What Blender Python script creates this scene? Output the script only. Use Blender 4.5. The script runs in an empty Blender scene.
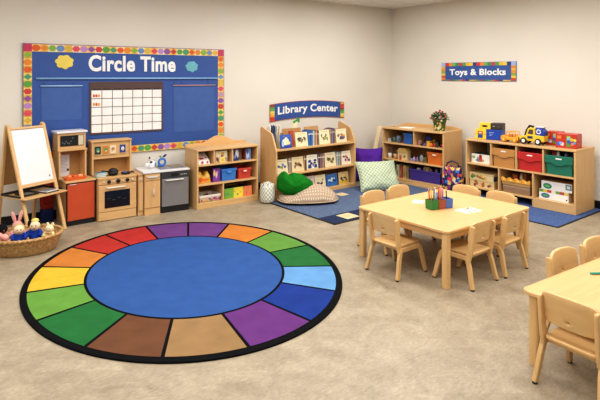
import bpy, bmesh, math, random
from mathutils import Vector, Matrix
random.seed(7)
PI = math.pi
COL = bpy.context.scene.collection
# ------------------------------------------------------------------ materials
def lin(c):
    return c / 12.92 if c <= .04045 else ((c + .055) / 1.055) ** 2.4
def rgb(h):
    if isinstance(h, str):
        return tuple(lin(int(h[i:i + 2], 16) / 255) for i in (0, 2, 4)) + (1,)
    return tuple(h)
CACHE = {}
def newmat(name):
    m = bpy.data.materials.new(name); m.use_nodes = True
    nt = m.node_tree; b = nt.nodes['Principled BSDF']
    return m, nt, b
def N(nt, t, **kw):
    n = nt.nodes.new(t)
    for k, v in kw.items():
        if k in n.inputs: n.inputs[k].default_value = v
        else: setattr(n, k, v)
    return n
def bump(nt, b, src, strength=.2, dist=.002):
    n = N(nt, 'ShaderNodeBump'); n.inputs['Strength'].default_value = strength; n.inputs['Distance'].default_value = dist
    nt.links.new(src, n.inputs['Height']); nt.links.new(n.outputs[0], b.inputs['Normal'])
def coord(nt, scale=(1, 1, 1)):
    tc = N(nt, 'ShaderNodeTexCoord'); mp = N(nt, 'ShaderNodeMapping'); mp.inputs['Scale'].default_value = scale
    nt.links.new(tc.outputs['Object'], mp.inputs['Vector']); return mp.outputs[0]
def ramp(nt, fac, stops, interp='LINEAR'):
    r = N(nt, 'ShaderNodeValToRGB'); r.color_ramp.interpolation = interp
    e = r.color_ramp.elements
    while len(e) < len(stops): e.new(.5)
    for i, (p, c) in enumerate(stops): e[i].position = p; e[i].color = rgb(c)
    nt.links.new(fac, r.inputs[0]); return r.outputs[0]
def mulc(c, k): return tuple(min(1, v * k) for v in c[:3]) + (1,)
def plain(h, rough=.5, var=.05, metal=0, scale=9):
    key = ('p', h, rough, metal)
    if key in CACHE: return CACHE[key]
    m, nt, b = newmat('paint_' + h); c = rgb(h)
    n = N(nt, 'ShaderNodeTexNoise', Scale=scale); nt.links.new(coord(nt), n.inputs['Vector'])
    o = ramp(nt, n.outputs['Fac'], [(.3, mulc(c, 1 - var)), (.7, mulc(c, 1 + var))])
    nt.links.new(o, b.inputs['Base Color']); b.inputs['Roughness'].default_value = rough; b.inputs['Metallic'].default_value = metal
    CACHE[key] = m; return m
def wood(h='DDB98A', axis='x', rough=.42, contrast=.10):
    key = ('w', h, axis)
    if key in CACHE: return CACHE[key]
    m, nt, b = newmat('maple_' + h + axis); c = rgb(h)
    s = {'x': (1.2, 14, 14), 'y': (14, 1.2, 14), 'z': (14, 14, 1.2)}[axis]
    n = N(nt, 'ShaderNodeTexNoise', Scale=2.2, Detail=5.0, Roughness=.6, Distortion=.35); nt.links.new(coord(nt, s), n.inputs['Vector'])
    o = ramp(nt, n.outputs['Fac'], [(.3, mulc(c, 1 - contrast)), (.5, c), (.72, mulc(c, 1 + contrast * .7))])
    nt.links.new(o, b.inputs['Base Color']); b.inputs['Roughness'].default_value = rough
    bump(nt, b, n.outputs['Fac'], .05, .001)
    CACHE[key] = m; return m
def fabric(h, scale=160, var=.16, rough=.9, strength=.3):
    key = ('f', h, scale)
    if key in CACHE: return CACHE[key]
    m, nt, b = newmat('fabric_' + h); c = rgb(h); v = coord(nt)
    n = N(nt, 'ShaderNodeTexNoise', Scale=scale, Detail=3.0); nt.links.new(v, n.inputs['Vector'])
    n2 = N(nt, 'ShaderNodeTexNoise', Scale=7.0); nt.links.new(v, n2.inputs['Vector'])
    a = N(nt, 'ShaderNodeMath', operation='ADD'); nt.links.new(n.outputs['Fac'], a.inputs[0]); nt.links.new(n2.outputs['Fac'], a.inputs[1])
    h_ = N(nt, 'ShaderNodeMath', operation='MULTIPLY'); nt.links.new(a.outputs[0], h_.inputs[0]); h_.inputs[1].default_value = .5
    o = ramp(nt, h_.outputs[0], [(.32, mulc(c, 1 - var)), (.68, mulc(c, 1 + var))])
    nt.links.new(o, b.inputs['Base Color']); b.inputs['Roughness'].default_value = rough; b.inputs['Specular IOR Level'].default_value = .12
    bump(nt, b, n.outputs['Fac'], strength, .002)
    CACHE[key] = m; return m
def pattern(name, cols, scale=25, rough=.6, smooth=False):
    key = ('v', name)
    if key in CACHE: return CACHE[key]
    m, nt, b = newmat(name)
    v = N(nt, 'ShaderNodeTexVoronoi', Scale=scale); nt.links.new(coord(nt), v.inputs['Vector'])
    sp = N(nt, 'ShaderNodeSeparateColor'); nt.links.new(v.outputs['Color'], sp.inputs[0])
    o = ramp(nt, sp.outputs[0], [(i / len(cols), c) for i, c in enumerate(cols)], 'CONSTANT')
    nt.links.new(o, b.inputs['Base Color']); b.inputs['Roughness'].default_value = rough
    CACHE[key] = m; return m
def checks(name, c1, c2, scale, diag=True, dots=False, rough=.85):
    key = ('c', name)
    if key in CACHE: return CACHE[key]
    m, nt, b = newmat(name)
    uv = N(nt, 'ShaderNodeUVMap'); mp = N(nt, 'ShaderNodeMapping')
    mp.inputs['Rotation'].default_value[2] = PI / 4 if diag else 0
    mp.inputs['Scale'].default_value = (scale, scale, 1); nt.links.new(uv.outputs[0], mp.inputs[0])
    if dots:
        fr = N(nt, 'ShaderNodeVectorMath', operation='FRACTION'); nt.links.new(mp.outputs[0], fr.inputs[0])
        ds = N(nt, 'ShaderNodeVectorMath', operation='DISTANCE'); nt.links.new(fr.outputs[0], ds.inputs[0]); ds.inputs[1].default_value = (.5, .5, 0)
        o = ramp(nt, ds.outputs['Value'], [(.16, c2), (.30, c1)])
    else:
        br = N(nt, 'ShaderNodeTexBrick'); br.offset = 0; br.inputs['Scale'].default_value = 1; br.inputs['Mortar Size'].default_value = .13
        br.inputs['Brick Width'].default_value = 1; br.inputs['Row Height'].default_value = 1; br.inputs['Mortar Smooth'].default_value = .2
        br.inputs['Color1'].default_value = rgb(c1); br.inputs['Color2'].default_value = rgb(c1); br.inputs['Mortar'].default_value = rgb(c2)
        nt.links.new(mp.outputs[0], br.inputs['Vector']); o = br.outputs['Color']
    nt.links.new(o, b.inputs['Base Color']); b.inputs['Roughness'].default_value = rough
    n = N(nt, 'ShaderNodeTexNoise', Scale=220.0); nt.links.new(coord(nt), n.inputs['Vector']); bump(nt, b, n.outputs['Fac'], .3, .002)
    CACHE[key] = m; return m
def glass_mat():
    if 'glass' in CACHE: return CACHE['glass']
    m, nt, b = newmat('clear_plastic'); b.inputs['Base Color'].default_value = rgb('D5DAD2'); b.inputs['Roughness'].default_value = .15
    b.inputs['Transmission Weight'].default_value = .8
    n = N(nt, 'ShaderNodeTexNoise', Scale=30.0); bump(nt, b, n.outputs['Fac'], .05)
    CACHE['glass'] = m; return m
WX, WY, WZ = wood('D6AE79', 'x'), wood('D6AE79', 'y'), wood('D6AE79', 'z')
BK = wood('BE945F', 'x')  # darker maple for back panels; shelf interior shade put into the colour
CH = wood('D7B17B', 'z'); CHX = wood('D7B17B', 'x')
TT = wood('D8B079', 'x', .32)
BLACK, DARK, WHITE = plain('17171A', .45), plain('2A2A2C', .5), plain('F1F0EC', .4)
# ------------------------------------------------------------------ mesh builder
class MB:
    def __init__(s): s.bm = bmesh.new(); s.mats = []; s.uv = None
    def mi(s, m):
        if m not in s.mats: s.mats.append(m)
        return s.mats.index(m)
    def face(s, vs, m, smooth=False):
        try: f = s.bm.faces.new(vs)
        except ValueError: return None
        f.material_index = s.mi(m); f.smooth = smooth; return f
    def poly(s, pts, m): return s.face([s.bm.verts.new(p) for p in pts], m)
    def box(s, x0, x1, y0, y1, z0, z1, m, mx=None, taper=0):
        t = taper
        P = [(x0 + t, y0 + t, z0), (x1 - t, y0 + t, z0), (x1 - t, y1 - t, z0), (x0 + t, y1 - t, z0), (x0, y0, z1), (x1, y0, z1), (x1, y1, z1), (x0, y1, z1)]
        v = [s.bm.verts.new(mx @ Vector(p) if mx else p) for p in P]
        for q in ((3, 2, 1, 0), (4, 5, 6, 7), (0, 1, 5, 4), (1, 2, 6, 5), (2, 3, 7, 6), (3, 0, 4, 7)): s.face([v[i] for i in q], m)
        return s
    def prism(s, pts, plane, a, b, m, mx=None):
        def mk(p, d):
            q = {'xz': (p[0], d, p[1]), 'yz': (d, p[0], p[1]), 'xy': (p[0], p[1], d)}[plane]
            return mx @ Vector(q) if mx else q
        A = [s.bm.verts.new(mk(p, a)) for p in pts]; B = [s.bm.verts.new(mk(p, b)) for p in pts]
        s.face(A, m); s.face(B[::-1], m); n = len(pts)
        for i in range(n): s.face([A[i], B[i], B[(i + 1) % n], A[(i + 1) % n]], m)
        return s
    def rings(s, R, m, cap=True, smooth=True, closed=True):
        V = [[s.bm.verts.new(p) for p in r] for r in R]; n = len(R[0])
        for a, b in zip(V, V[1:]):
            for i in range(n if closed else n - 1): s.face([a[i], a[(i + 1) % n], b[(i + 1) % n], b[i]], m, smooth)
        if cap: s.face(V[0][::-1], m); s.face(V[-1], m)
        return s
    def tube(s, pts, rad, m, seg=10, cap=True):
        pts = [Vector(p) for p in pts]
        if not isinstance(rad, (list, tuple)): rad = [rad] * len(pts)
        R = []
        for i, p in enumerate(pts):
            d = (pts[min(i + 1, len(pts) - 1)] - pts[max(i - 1, 0)]).normalized()
            u = d.orthogonal().normalized() if abs(d.z) < .95 else Vector((1, 0, 0)); u = (u - d * u.dot(d)).normalized()
            if abs(d.z) < .95: u = d.cross(Vector((0, 0, 1))).normalized()
            w = d.cross(u)
            R.append([p + (u * math.cos(2 * PI * k / seg) + w * math.sin(2 * PI * k / seg)) * rad[i] for k in range(seg)])
        return s.rings(R, m, cap)
    def sweep(s, pts, w, t, m, side=(1, 0, 0)):
        # rectangular bar following pts; w across 'side', t in the other direction
        pts = [Vector(p) for p in pts]; sd = Vector(side).normalized(); R = []
        for i, p in enumerate(pts):
            d = (pts[min(i + 1, len(pts) - 1)] - pts[max(i - 1, 0)]).normalized(); u = (sd - d * sd.dot(d)).normalized(); n = d.cross(u)
            tt = t[i] if isinstance(t, (list, tuple)) else t
            R.append([p + u * a * w / 2 + n * b * tt / 2 for a, b in ((-1, -1), (1, -1), (1, 1), (-1, 1))])
        return s.rings(R, m, smooth=False)
    def lathe(s, prof, m, c=(0, 0, 0), seg=20, sx=1, sy=1, cap=True, smooth=True):
        return s.rings([[(c[0] + r * sx * math.cos(2 * PI * k / seg), c[1] + r * sy * math.sin(2 * PI * k / seg), c[2] + z) for k in range(seg)] for r, z in prof], m, cap, smooth)
    def ell(s, c, r, m, mx=None, seg=16, rg=10):
        R = []
        for i in range(1, rg):
            a = PI * i / rg
            R.append([Vector((r[0] * math.sin(a) * math.cos(2 * PI * k / seg), r[1] * math.sin(a) * math.sin(2 * PI * k / seg), -r[2] * math.cos(a))) for k in range(seg)])
        c = Vector(c)
        f = (lambda p: (mx @ p) + c) if mx else (lambda p: p + c)
        R = [[f(p) for p in q] for q in R]
        V = [[s.bm.verts.new(p) for p in q] for q in R]
        for a, b in zip(V, V[1:]):
            for i in range(seg): s.face([a[i], a[(i + 1) % seg], b[(i + 1) % seg], b[i]], m, True)
        lo = s.bm.verts.new(f(Vector((0, 0, -r[2])))); hi = s.bm.verts.new(f(Vector((0, 0, r[2]))))
        for i in range(seg):
            s.face([lo, V[0][(i + 1) % seg], V[0][i]], m, True); s.face([V[-1][i], V[-1][(i + 1) % seg], hi], m, True)
        return s
    def disc(s, c, rx, rz, m, n='y', seg=14):
        P = []
        for k in range(seg):
            a = 2 * PI * k / seg; u, v = rx * math.cos(a), rz * math.sin(a)
            P.append({'y': (c[0] + u, c[1], c[2] + v), 'z': (c[0] + u, c[1] + v, c[2]), 'x': (c[0], c[1] + u, c[2] + v)}[n])
        s.poly(P, m); return s
    def build(s, name, parent=None, bevel=0, seg=2, sub=0, remesh=0, recalc=True):
        if recalc: bmesh.ops.recalc_face_normals(s.bm, faces=s.bm.faces[:])
        me = bpy.data.meshes.new(name); s.bm.to_mesh(me); s.bm.free()
        for m in s.mats: me.materials.append(m)
        o = bpy.data.objects.new(name, me); COL.objects.link(o)
        if parent: o.parent = parent
        if remesh:
            r = o.modifiers.new('remesh', 'REMESH'); r.mode = 'VOXEL'; r.voxel_size = remesh; r.use_smooth_shade = True
            sm = o.modifiers.new('smooth', 'SMOOTH'); sm.iterations = 3
        if bevel:
            b = o.modifiers.new('bevel', 'BEVEL'); b.width = bevel; b.segments = seg; b.limit_method = 'ANGLE'; b.angle_limit = math.radians(40)
        if sub:
            d = o.modifiers.new('sub', 'SUBSURF'); d.levels = d.render_levels = sub
        return o
def tag(o, label, cat, group=None, kind=None):
    o['label'] = label; o['category'] = cat
    if group: o['group'] = group
    if kind: o['kind'] = kind
    return o
def thing(name, label, cat, loc=(0, 0, 0), rz=0, group=None):
    o = bpy.data.objects.new(name, None); COL.objects.link(o); o.empty_display_size = .05
    o.location = loc; o.rotation_euler = (0, 0, rz); return tag(o, label, cat, group)
def struct(o): o['kind'] = 'structure'; return o
class Frame:
    def __init__(s, o, deg): s.o = o; s.r = math.radians(deg); s.deg = deg
    def w(s, x, y, z=0): c, d = math.cos(s.r), math.sin(s.r); return (s.o[0] + x * c - y * d, s.o[1] + x * d + y * c, z + .0008)
def rot(axis, deg, piv=(0, 0, 0)):
    p = Vector(piv); return Matrix.Translation(p) @ Matrix.Rotation(math.radians(deg), 4, axis) @ Matrix.Translation(-p)
def copy_tree(o, parent=None):
    c = o.copy(); COL.objects.link(c)
    if parent: c.parent = parent
    for ch in list(o.children): copy_tree(ch, c)
    return c
def lettering(txt, w, h, m, parent, x, y, z, fat=.0, arc=None, name='lettering'):
    """text in the xz plane, fitted to width w and height h, centred on x, z"""
    cu = bpy.data.curves.new(name, 'FONT'); cu.body = txt; cu.size = 1; cu.offset = fat; cu.extrude = .01; cu.resolution_u = 4; cu.space_character = 1.06
    t = bpy.data.objects.new(name, cu); COL.objects.link(t)
    me = bpy.data.meshes.new_from_object(t.evaluated_get(bpy.context.evaluated_depsgraph_get())); me.name = name
    bpy.data.objects.remove(t)
    xs = [v.co.x for v in me.vertices]; ys = [v.co.y for v in me.vertices]
    sx, sy = w / (max(xs) - min(xs)), h / (max(ys) - min(ys)); cx, cy = (max(xs) + min(xs)) / 2, (max(ys) + min(ys)) / 2
    for v in me.vertices:
        X = (v.co.x - cx) * sx + x; Z = (v.co.y - cy) * sy + z
        if arc: Z += arc(X)
        v.co = Vector((X, y - v.co.z * .3, Z))
    me.materials.clear(); me.materials.append(m)
    o = bpy.data.objects.new(name, me); COL.objects.link(o); o.parent = parent; return o
# ------------------------------------------------------------------ room
XW, YC, SL, HC = 6.95, 6.1, math.tan(math.radians(4)), 2.85
WL, WR = Frame((XW, YC), -4), Frame((XW, YC), -90)
def wall_material():
    m, nt, b = newmat('cream_wall_paint'); v = coord(nt)
    n = N(nt, 'ShaderNodeTexNoise', Scale=1.1, Detail=2.0); nt.links.new(v, n.inputs['Vector'])
    o = ramp(nt, n.outputs['Fac'], [(.3, 'DED8CC'), (.7, 'E3DDD2')]); nt.links.new(o, b.inputs['Base Color']); b.inputs['Roughness'].default_value = .8
    n2 = N(nt, 'ShaderNodeTexNoise', Scale=90.0); nt.links.new(v, n2.inputs['Vector']); bump(nt, b, n2.outputs['Fac'], .08, .002); return m
def floor_material():
    m, nt, b = newmat('mottled_vinyl_floor'); v = coord(nt)
    a = N(nt, 'ShaderNodeTexNoise', Scale=5.0, Detail=9.0, Roughness=.72, Distortion=.6); nt.links.new(v, a.inputs['Vector'])
    c = N(nt, 'ShaderNodeTexNoise', Scale=30.0, Detail=6.0, Roughness=.75, Distortion=.8); nt.links.new(coord(nt, (1, 2.2, 1)), c.inputs['Vector'])
    s = N(nt, 'ShaderNodeMath', operation='ADD'); nt.links.new(a.outputs['Fac'], s.inputs[0]); nt.links.new(c.outputs['Fac'], s.inputs[1])
    h = N(nt, 'ShaderNodeMath', operation='MULTIPLY'); nt.links.new(s.outputs[0], h.inputs[0]); h.inputs[1].default_value = .5
    o = ramp(nt, h.outputs[0], [(.34, '827664'), (.46, '998C78'), (.54, 'A59883'), (.68, 'B8AB96')])
    br = N(nt, 'ShaderNodeTexBrick'); br.offset = .37; br.offset_frequency = 2; br.squash = 1.6; br.squash_frequency = 3
    for k, q in (('Scale', 1), ('Mortar Size', 0), ('Brick Width', .30), ('Row Height', .11)): br.inputs[k].default_value = q
    br.inputs['Color1'].default_value = (.90, .89, .87, 1); br.inputs['Color2'].default_value = (1.06, 1.06, 1.05, 1)
    wv = N(nt, 'ShaderNodeVectorMath', operation='ADD'); sc_ = N(nt, 'ShaderNodeVectorMath', operation='SCALE'); sc_.inputs['Scale'].default_value = .10
    n3 = N(nt, 'ShaderNodeTexNoise', Scale=7.0, Detail=6.0); nt.links.new(v, n3.inputs['Vector']); nt.links.new(n3.outputs['Color'], sc_.inputs[0]); nt.links.new(v, wv.inputs[0]); nt.links.new(sc_.outputs[0], wv.inputs[1])
    rt = N(nt, 'ShaderNodeMapping'); rt.inputs['Rotation'].default_value[2] = math.radians(38); nt.links.new(wv.outputs[0], rt.inputs[0]); nt.links.new(rt.outputs[0], br.inputs['Vector'])
    mm = N(nt, 'ShaderNodeMix', data_type='RGBA', blend_type='MULTIPLY'); mm.inputs[0].default_value = .75
    nt.links.new(o, mm.inputs[6]); nt.links.new(br.outputs['Color'], mm.inputs[7]); o = mm.outputs[2]
    nt.links.new(o, b.inputs['Base Color']); b.inputs['Roughness'].default_value = .42; b.inputs['Specular IOR Level'].default_value = .35
    bump(nt, b, c.outputs['Fac'], .06, .002); return m
def ceiling_material():
    m, nt, b = newmat('white_ceiling_tiles')
    br = N(nt, 'ShaderNodeTexBrick'); br.offset = 0
    for k, q in (('Scale', 1), ('Mortar Size', .012), ('Brick Width', .61), ('Row Height', .61)): br.inputs[k].default_value = q
    for k, q in (('Color1', 'EDE9E3'), ('Color2', 'E6E2DC'), ('Mortar', 'CFC9C1')): br.inputs[k].default_value = rgb(q)
    nt.links.new(coord(nt), br.inputs['Vector']); nt.links.new(br.outputs['Color'], b.inputs['Base Color']); b.inputs['Roughness'].default_value = .9
    n = N(nt, 'ShaderNodeTexNoise', Scale=140.0); nt.links.new(coord(nt), n.inputs['Vector']); bump(nt, b, n.outputs['Fac'], .25, .003); return m
WM = wall_material()
X0, Y0 = -3.0, -3.0
def yl(x): return YC + SL * (XW - x)
struct(MB().prism([(X0, Y0), (XW + .15, Y0), (XW + .15, YC + .15), (X0, yl(X0) + .15)], 'xy', -.1, 0, floor_material()).build('floor'))
struct(MB().prism([(X0, Y0), (XW + .15, Y0), (XW + .15, YC + .15), (X0, yl(X0) + .15)], 'xy', HC, HC + .1, ceiling_material()).build('ceiling'))
struct(MB().prism([(X0, yl(X0)), (XW, YC), (XW, YC + .14), (X0, yl(X0) + .14)], 'xy', 0, HC, WM).build('wall_left'))
struct(MB().prism([(XW, Y0), (XW + .14, Y0), (XW + .14, YC), (XW, YC)], 'xy', 0, HC, WM).build('wall_right'))
struct(MB().prism([(X0, yl(X0) - .012), (XW - .012, YC - .012), (XW - .012, YC), (X0, yl(X0))], 'xy', 0, .1, BLACK).build('baseboard_left'))
struct(MB().prism([(XW - .012, Y0), (XW, Y0), (XW, YC - .012), (XW - .012, YC - .012)], 'xy', 0, .1, BLACK).build('baseboard_right'))
# ------------------------------------------------------------------ wall: bulletin board, calendar, rods
BLUE = plain('36579A', .6, .04)
def strip_shapes(mb, x0, x1, z0, z1, y, n, horizontal, cols, base):
    """a border strip of coloured ovals, diamonds and rounds on a base colour"""
    for i in range(n):
        t0, t1 = i / n, (i + 1) / n
        if horizontal: a, b_, c, d = x0 + (x1 - x0) * t0, x0 + (x1 - x0) * t1, z0, z1
        else: a, b_, c, d = x0, x1, z0 + (z1 - z0) * t0, z0 + (z1 - z0) * t1
        mb.poly([(a, y, c), (b_, y, c), (b_, y, d), (a, y, d)], plain(base[i % len(base)], .6))
        cx, cz, rx, rz = (a + b_) / 2, (c + d) / 2, (b_ - a) * .52, (d - c) * .45
        mb.disc((cx, y - .0012 - .0004 * (i % 3), cz), rx, rz, plain(cols[(i * 5) % len(cols)], .6), seg=4 if i % 3 == 1 else (12 if i % 3 == 0 else 6))
BC = ['D9602E', '5FA046', '8C5AA0', 'D94F63', '6C8FC0', 'E08A35', '4F9A70', 'C7433C', 'B98AC0', 'D8B24A', '86B04A']
b0 = thing('bulletin_board', 'large royal blue bulletin board headed Circle Time with a patterned border', 'bulletin board', WL.w(-4.535, -.002, .70), WL.r)
HW, HB = 1.242, 1.325
MB().box(-HW, HW, -.02, 0, 0, HB, BLUE).build('backing_panel', b0)
mb = MB(); bw = .085
strip_shapes(mb, -HW + bw, HW - bw, HB - bw, HB, -.021, 27, True, BC, ['F0D27A', 'E9B95A', 'EAE0C0'])
strip_shapes(mb, -HW + bw, HW - bw, 0, bw, -.021, 27, True, BC[::-1], ['F0D27A', 'E9B95A', 'E6C060'])
strip_shapes(mb, -HW, -HW + bw, bw, HB - bw, -.021, 14, False, BC, ['F0D27A', 'D8A94C'])
strip_shapes(mb, HW - bw, HW, bw, HB - bw, -.021, 14, False, BC[::-1], ['F0D27A', 'D8A94C'])
for sx in (-1, 1):
    for z in (0, HB - bw): mb.box(min(sx * HW, sx * (HW - bw)), max(sx * HW, sx * (HW - bw)), -.024, -.02, z, z + bw, plain('C23A5C', .6))
mb.build('patterned_border', b0, recalc=False)
mb = MB()
mb.box(-HW - .008, HW + .008, -.023, 0, HB, HB + .008, plain('8A6A8C')).box(-HW - .008, -HW, -.023, 0, 0, HB, plain('6F6A6A')).box(HW, HW + .008, -.023, 0, 0, HB, plain('9A8AA0'))
mb.build('edge_trim', b0)
lettering('Circle Time', 1.09, .2, WHITE, b0, -.003, -.021, 1.116, fat=.034)
def cloud(cx, cz, rx, rz, h, y):
    mb = MB(); P = []
    for k in range(84):
        a = 2 * PI * k / 84; q = .86 + .17 * abs(math.sin(3.5 * a + .4))
        P.append((cx + rx * q * math.cos(a), cz + rz * q * math.sin(a)))
    mb.prism(P, 'xz', y, y - .004, plain(h, .6)); mb.prism([(cx - .01, cz - rz * .85), (cx + .03, cz - rz * .8), (cx + .008, cz - rz * 1.12)], 'xz', y - .0005, y - .0035, plain(h, .6)); return mb
cloud(-.815, 1.127, .1, .082, 'E4CF62', -.021).build('cloud_cutout', b0)['label'] = 'yellow cloud cutout'
cloud(.77, 1.09, .088, .072, '6FB3BE', -.021).build('cloud_cutout', b0)['label'] = 'teal cloud cutout'
PW = plain('BFD8F0', .4)
def rod(label, x0, x1, z, m, r, hooks, htop, sheet=0):
    t = thing('pocket_rail', label, 'rail', WL.w((x0 + x1) / 2, -.03, z), WL.r)
    h = (x1 - x0) / 2
    MB().tube([(-h, -.008, 0), (h, -.008, 0)], r, m, 10).build('rail', t)
    if sheet: MB().box(-h + .01, h - .01, .004, .006, -sheet, -.002, plain('4263A2', .45)).build('hanging_sheet', t)['label'] = 'slightly lighter blue hanging sheet'
    for x in hooks: MB().tube([(x, -.004, 0), (x, -.004, htop)], .0022, plain('555B70'), 6).build('hanger', t)
rod('long pale blue rail across the blue bulletin board under its heading', -5.652, -3.397, 1.632, plain('8FBCE8', .4), .011, [], .1)
rod('short pale blue rail hanging at the left of the bulletin board', -5.606, -5.152, 1.545, plain('A9CDF0', .4), .008, [-.19, .12], .07, .40)
rod('short pinkish rail hanging at the right of the bulletin board', -4.033, -3.427, 1.538, plain('C99A9A', .4), .007, [-.28, -.17, .2], .075, .62)
t = thing('wall_calendar', 'white grid monthly calendar with brown header on the blue board', 'calendar', WL.w(-4.62, -.0235, .95), WL.r)
MB().box(-.455, .455, -.008, 0, 0, .64, plain('5A4440', .6)).build('backing_sheet', t, bevel=.002)
mb = MB()
gx, gz = .435 * 2 / 7, .52 / 5
for i in range(7):
    for j in range(5):
        x, z = -.435 + i * gx, .02 + j * gz
        mb.box(x + .004, x + gx - .004, -.0095, -.008, z + .004, z + gz - .004, WHITE)
        if j == 4: mb.box(x + .02, x + gx - .02, -.0095, -.008, .546, .558, plain('2E2320'))
for (i, j, c) in ((0, 4, 'D9662E'), (0, 3, 'C7A24A')):
    x, z = -.435 + i * gx, .02 + j * gz
    for q in range(3): mb.disc((x + .03 + .03 * q, -.0102, z + .035), .014, .02, plain([c, 'D94F3C', 'E3B04B'][q]))
mb.build('date_grid', t)
mb = MB()
for x in (-.43, .43, -.36): mb.lathe([(0.0, 0), (.008, 0), (.008, .006)], plain('C9C6C0', .3), (x, 0, 0), 10)
for v in mb.bm.verts: v.co = Vector((v.co.x, -.008 - v.co.z, .615))
mb.build('push_pin', t)
# library sign
arc = lambda x: .045 * (1 - (x / .71) ** 2)
t = thing('library_sign', 'blue arched sign reading Library Center on the wall', 'sign', WL.w(-1.817, -.002, .985), WL.r)
n = 24; xs = [-.71 + 1.42 * i / n for i in range(n + 1)]
MB().prism([(x, arc(x) - .008) for x in xs] + [(x, .252 + arc(x)) for x in xs[::-1]], 'xz', 0, -.012, plain('A4564A', .6)).build('backing_panel', t)
MB().prism([(x * .885, arc(x * .885)) for x in xs] + [(x * .885, .244 + arc(x * .885)) for x in xs[::-1]], 'xz', -.0115, -.015, BLUE).build('blue_face', t)
mb = MB(); sc = ['D8492F', 'E9B949', '5E9A48', 'C8382E', 'E8D06A', '8A4A3A', 'E6A23C', '6FA84E']
for sx in (-1, 1):
    mb = MB()
    for k in range(8): 
        a, b_ = (-.71, -.63) if sx < 0 else (.63, .71)
        z0 = arc(a) + .03 * k + (.002 if sx < 0 else 0); mb.box(a + .004, b_, -.0145, -.011, z0, z0 + .031, plain(sc[(k * 3 + (sx > 0)) % 8]))
    mb.build('striped_end', t)
lettering('Library Center', 1.15, .155, WHITE, t, .0, -.0145, .122, fat=.03, arc=arc)
# toys sign
t = thing('toys_sign', 'blue sign reading Toys & Blocks with a colourful border', 'sign', WR.w(1.684, -.002, 1.589), WR.r)
MB().box(-.63, .63, -.012, 0, 0, .284, plain('5B6FA8')).build('backing_panel', t)
MB().box(-.555, .555, -.015, -.0115, .02, .228, BLUE).build('blue_face', t)
mb = MB(); tc = ['C8382E', 'E9C24B', '5E9A48', '3F8A5A', 'E08A35', '2E3F78', 'DAB648', 'C23A5C', '7FA850']
for k in range(18): mb.box(-.552 + k * .0614, -.552 + (k + 1) * .0614, -.015, -.0115, .23, .28, plain(tc[(k * 4) % 9]))
for k in range(18): mb.box(-.552 + k * .0614, -.552 + (k + 1) * .0614, -.015, -.0115, .004, .018, plain(tc[(k * 5 + 2) % 9]))
for sx in (-1, 1):
    a, b_ = (-.626, -.556) if sx < 0 else (.556, .626)
    for k in range(6): mb.box(a, b_, -.015, -.0115, .01 + .036 * k, .045 + .036 * k, plain(['D98A35', 'C8502F', 'E9C24B', '7FA850', 'E08A35', 'D8B04A'][(k + (sx > 0)) % 6]))
    mb.box(a, b_, -.0155, -.0115, .226, .281, plain('9FB4DC'))
mb.build('striped_border', t)
lettering('Toys & Blocks', .95, .125, WHITE, t, .0, -.0145, .122, fat=.035)
# ------------------------------------------------------------------ circle time rug
cen, ax, bx_ = (1.984, 4.038), 1.484, 1.252
e1 = math.radians(79.67); U, V_ = (math.cos(e1), math.sin(e1)), (math.cos(e1 + PI / 2), math.sin(e1 + PI / 2))
# parameter measured so that (a=0) is the far end of the long axis; walks anticlockwise seen from above
def ept(a, k, k2=None, z=0):
    k2 = k if k2 is None else k2
    return (ax * k * math.cos(a) * U[0] + bx_ * k2 * math.sin(a) * V_[0], ax * k * math.cos(a) * U[1] + bx_ * k2 * math.sin(a) * V_[1], z)
segc = ['7A4890', '7A4890', 'E08A3C', '6FA548', '2E7A40', '6FA8E0', '24439A', '753C88', 'A9855A', '7C5238', '2C7A40', '72AA48', 'EDC63C', 'E08B3E', 'CC3C34', 'CF3A36']
rm = MB(); nn = 16 * 10
blk = fabric('0D0D10', 160)
rm.rings([[ept(2 * PI * i / nn, 1, z=.001) for i in range(nn)], [ept(2 * PI * i / nn, 1, z=.010) for i in range(nn)], [ept(2 * PI * i / nn, .995, z=.012) for i in range(nn)]], blk, True, False)
def dim(h, k=.86, d=.07):
    v = [int(h[i:i + 2], 16) for i in (0, 2, 4)]; g = sum(v) / 3
    return ''.join('%02X' % int((a + (g - a) * d) * k) for a in v)
blu = fabric('34568F', 150, .12)
P = [ept(2 * PI * i / nn, .620, .628, .0135) for i in range(nn)]
rm.poly(P, blu)
# the first boundary (between the two purples) lies at the far end; colours follow clockwise
BND = [2.0, -19.5, -40.5, -64.5, -87.8, -111.5, -133.5, -157, -181, -205, -228, -252, -274, -296.5, -318, -337, -358]
for k, c in enumerate(segc):
    m = fabric(dim(c), 150, .14)
    hi, lo = math.radians(BND[k]), math.radians(BND[k + 1])
    g = math.radians(.55)
    inn = [ept(hi - g * 1.3 + (lo - hi + 2.6 * g) * j / 8, .636, .645, .0135) for j in range(9)]
    outr = [ept(hi - g + (lo - hi + 2 * g) * j / 8, .962, .962, .0135) for j in range(9)]
    for j in range(8):
        rm.poly([inn[j], outr[j], outr[j + 1], inn[j + 1]], m)
ro = rm.build('area_rug', recalc=True); ro.location = (cen[0], cen[1], 0)
tag(ro, 'large oval blue rug ringed by rainbow coloured segments', 'rug')
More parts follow.
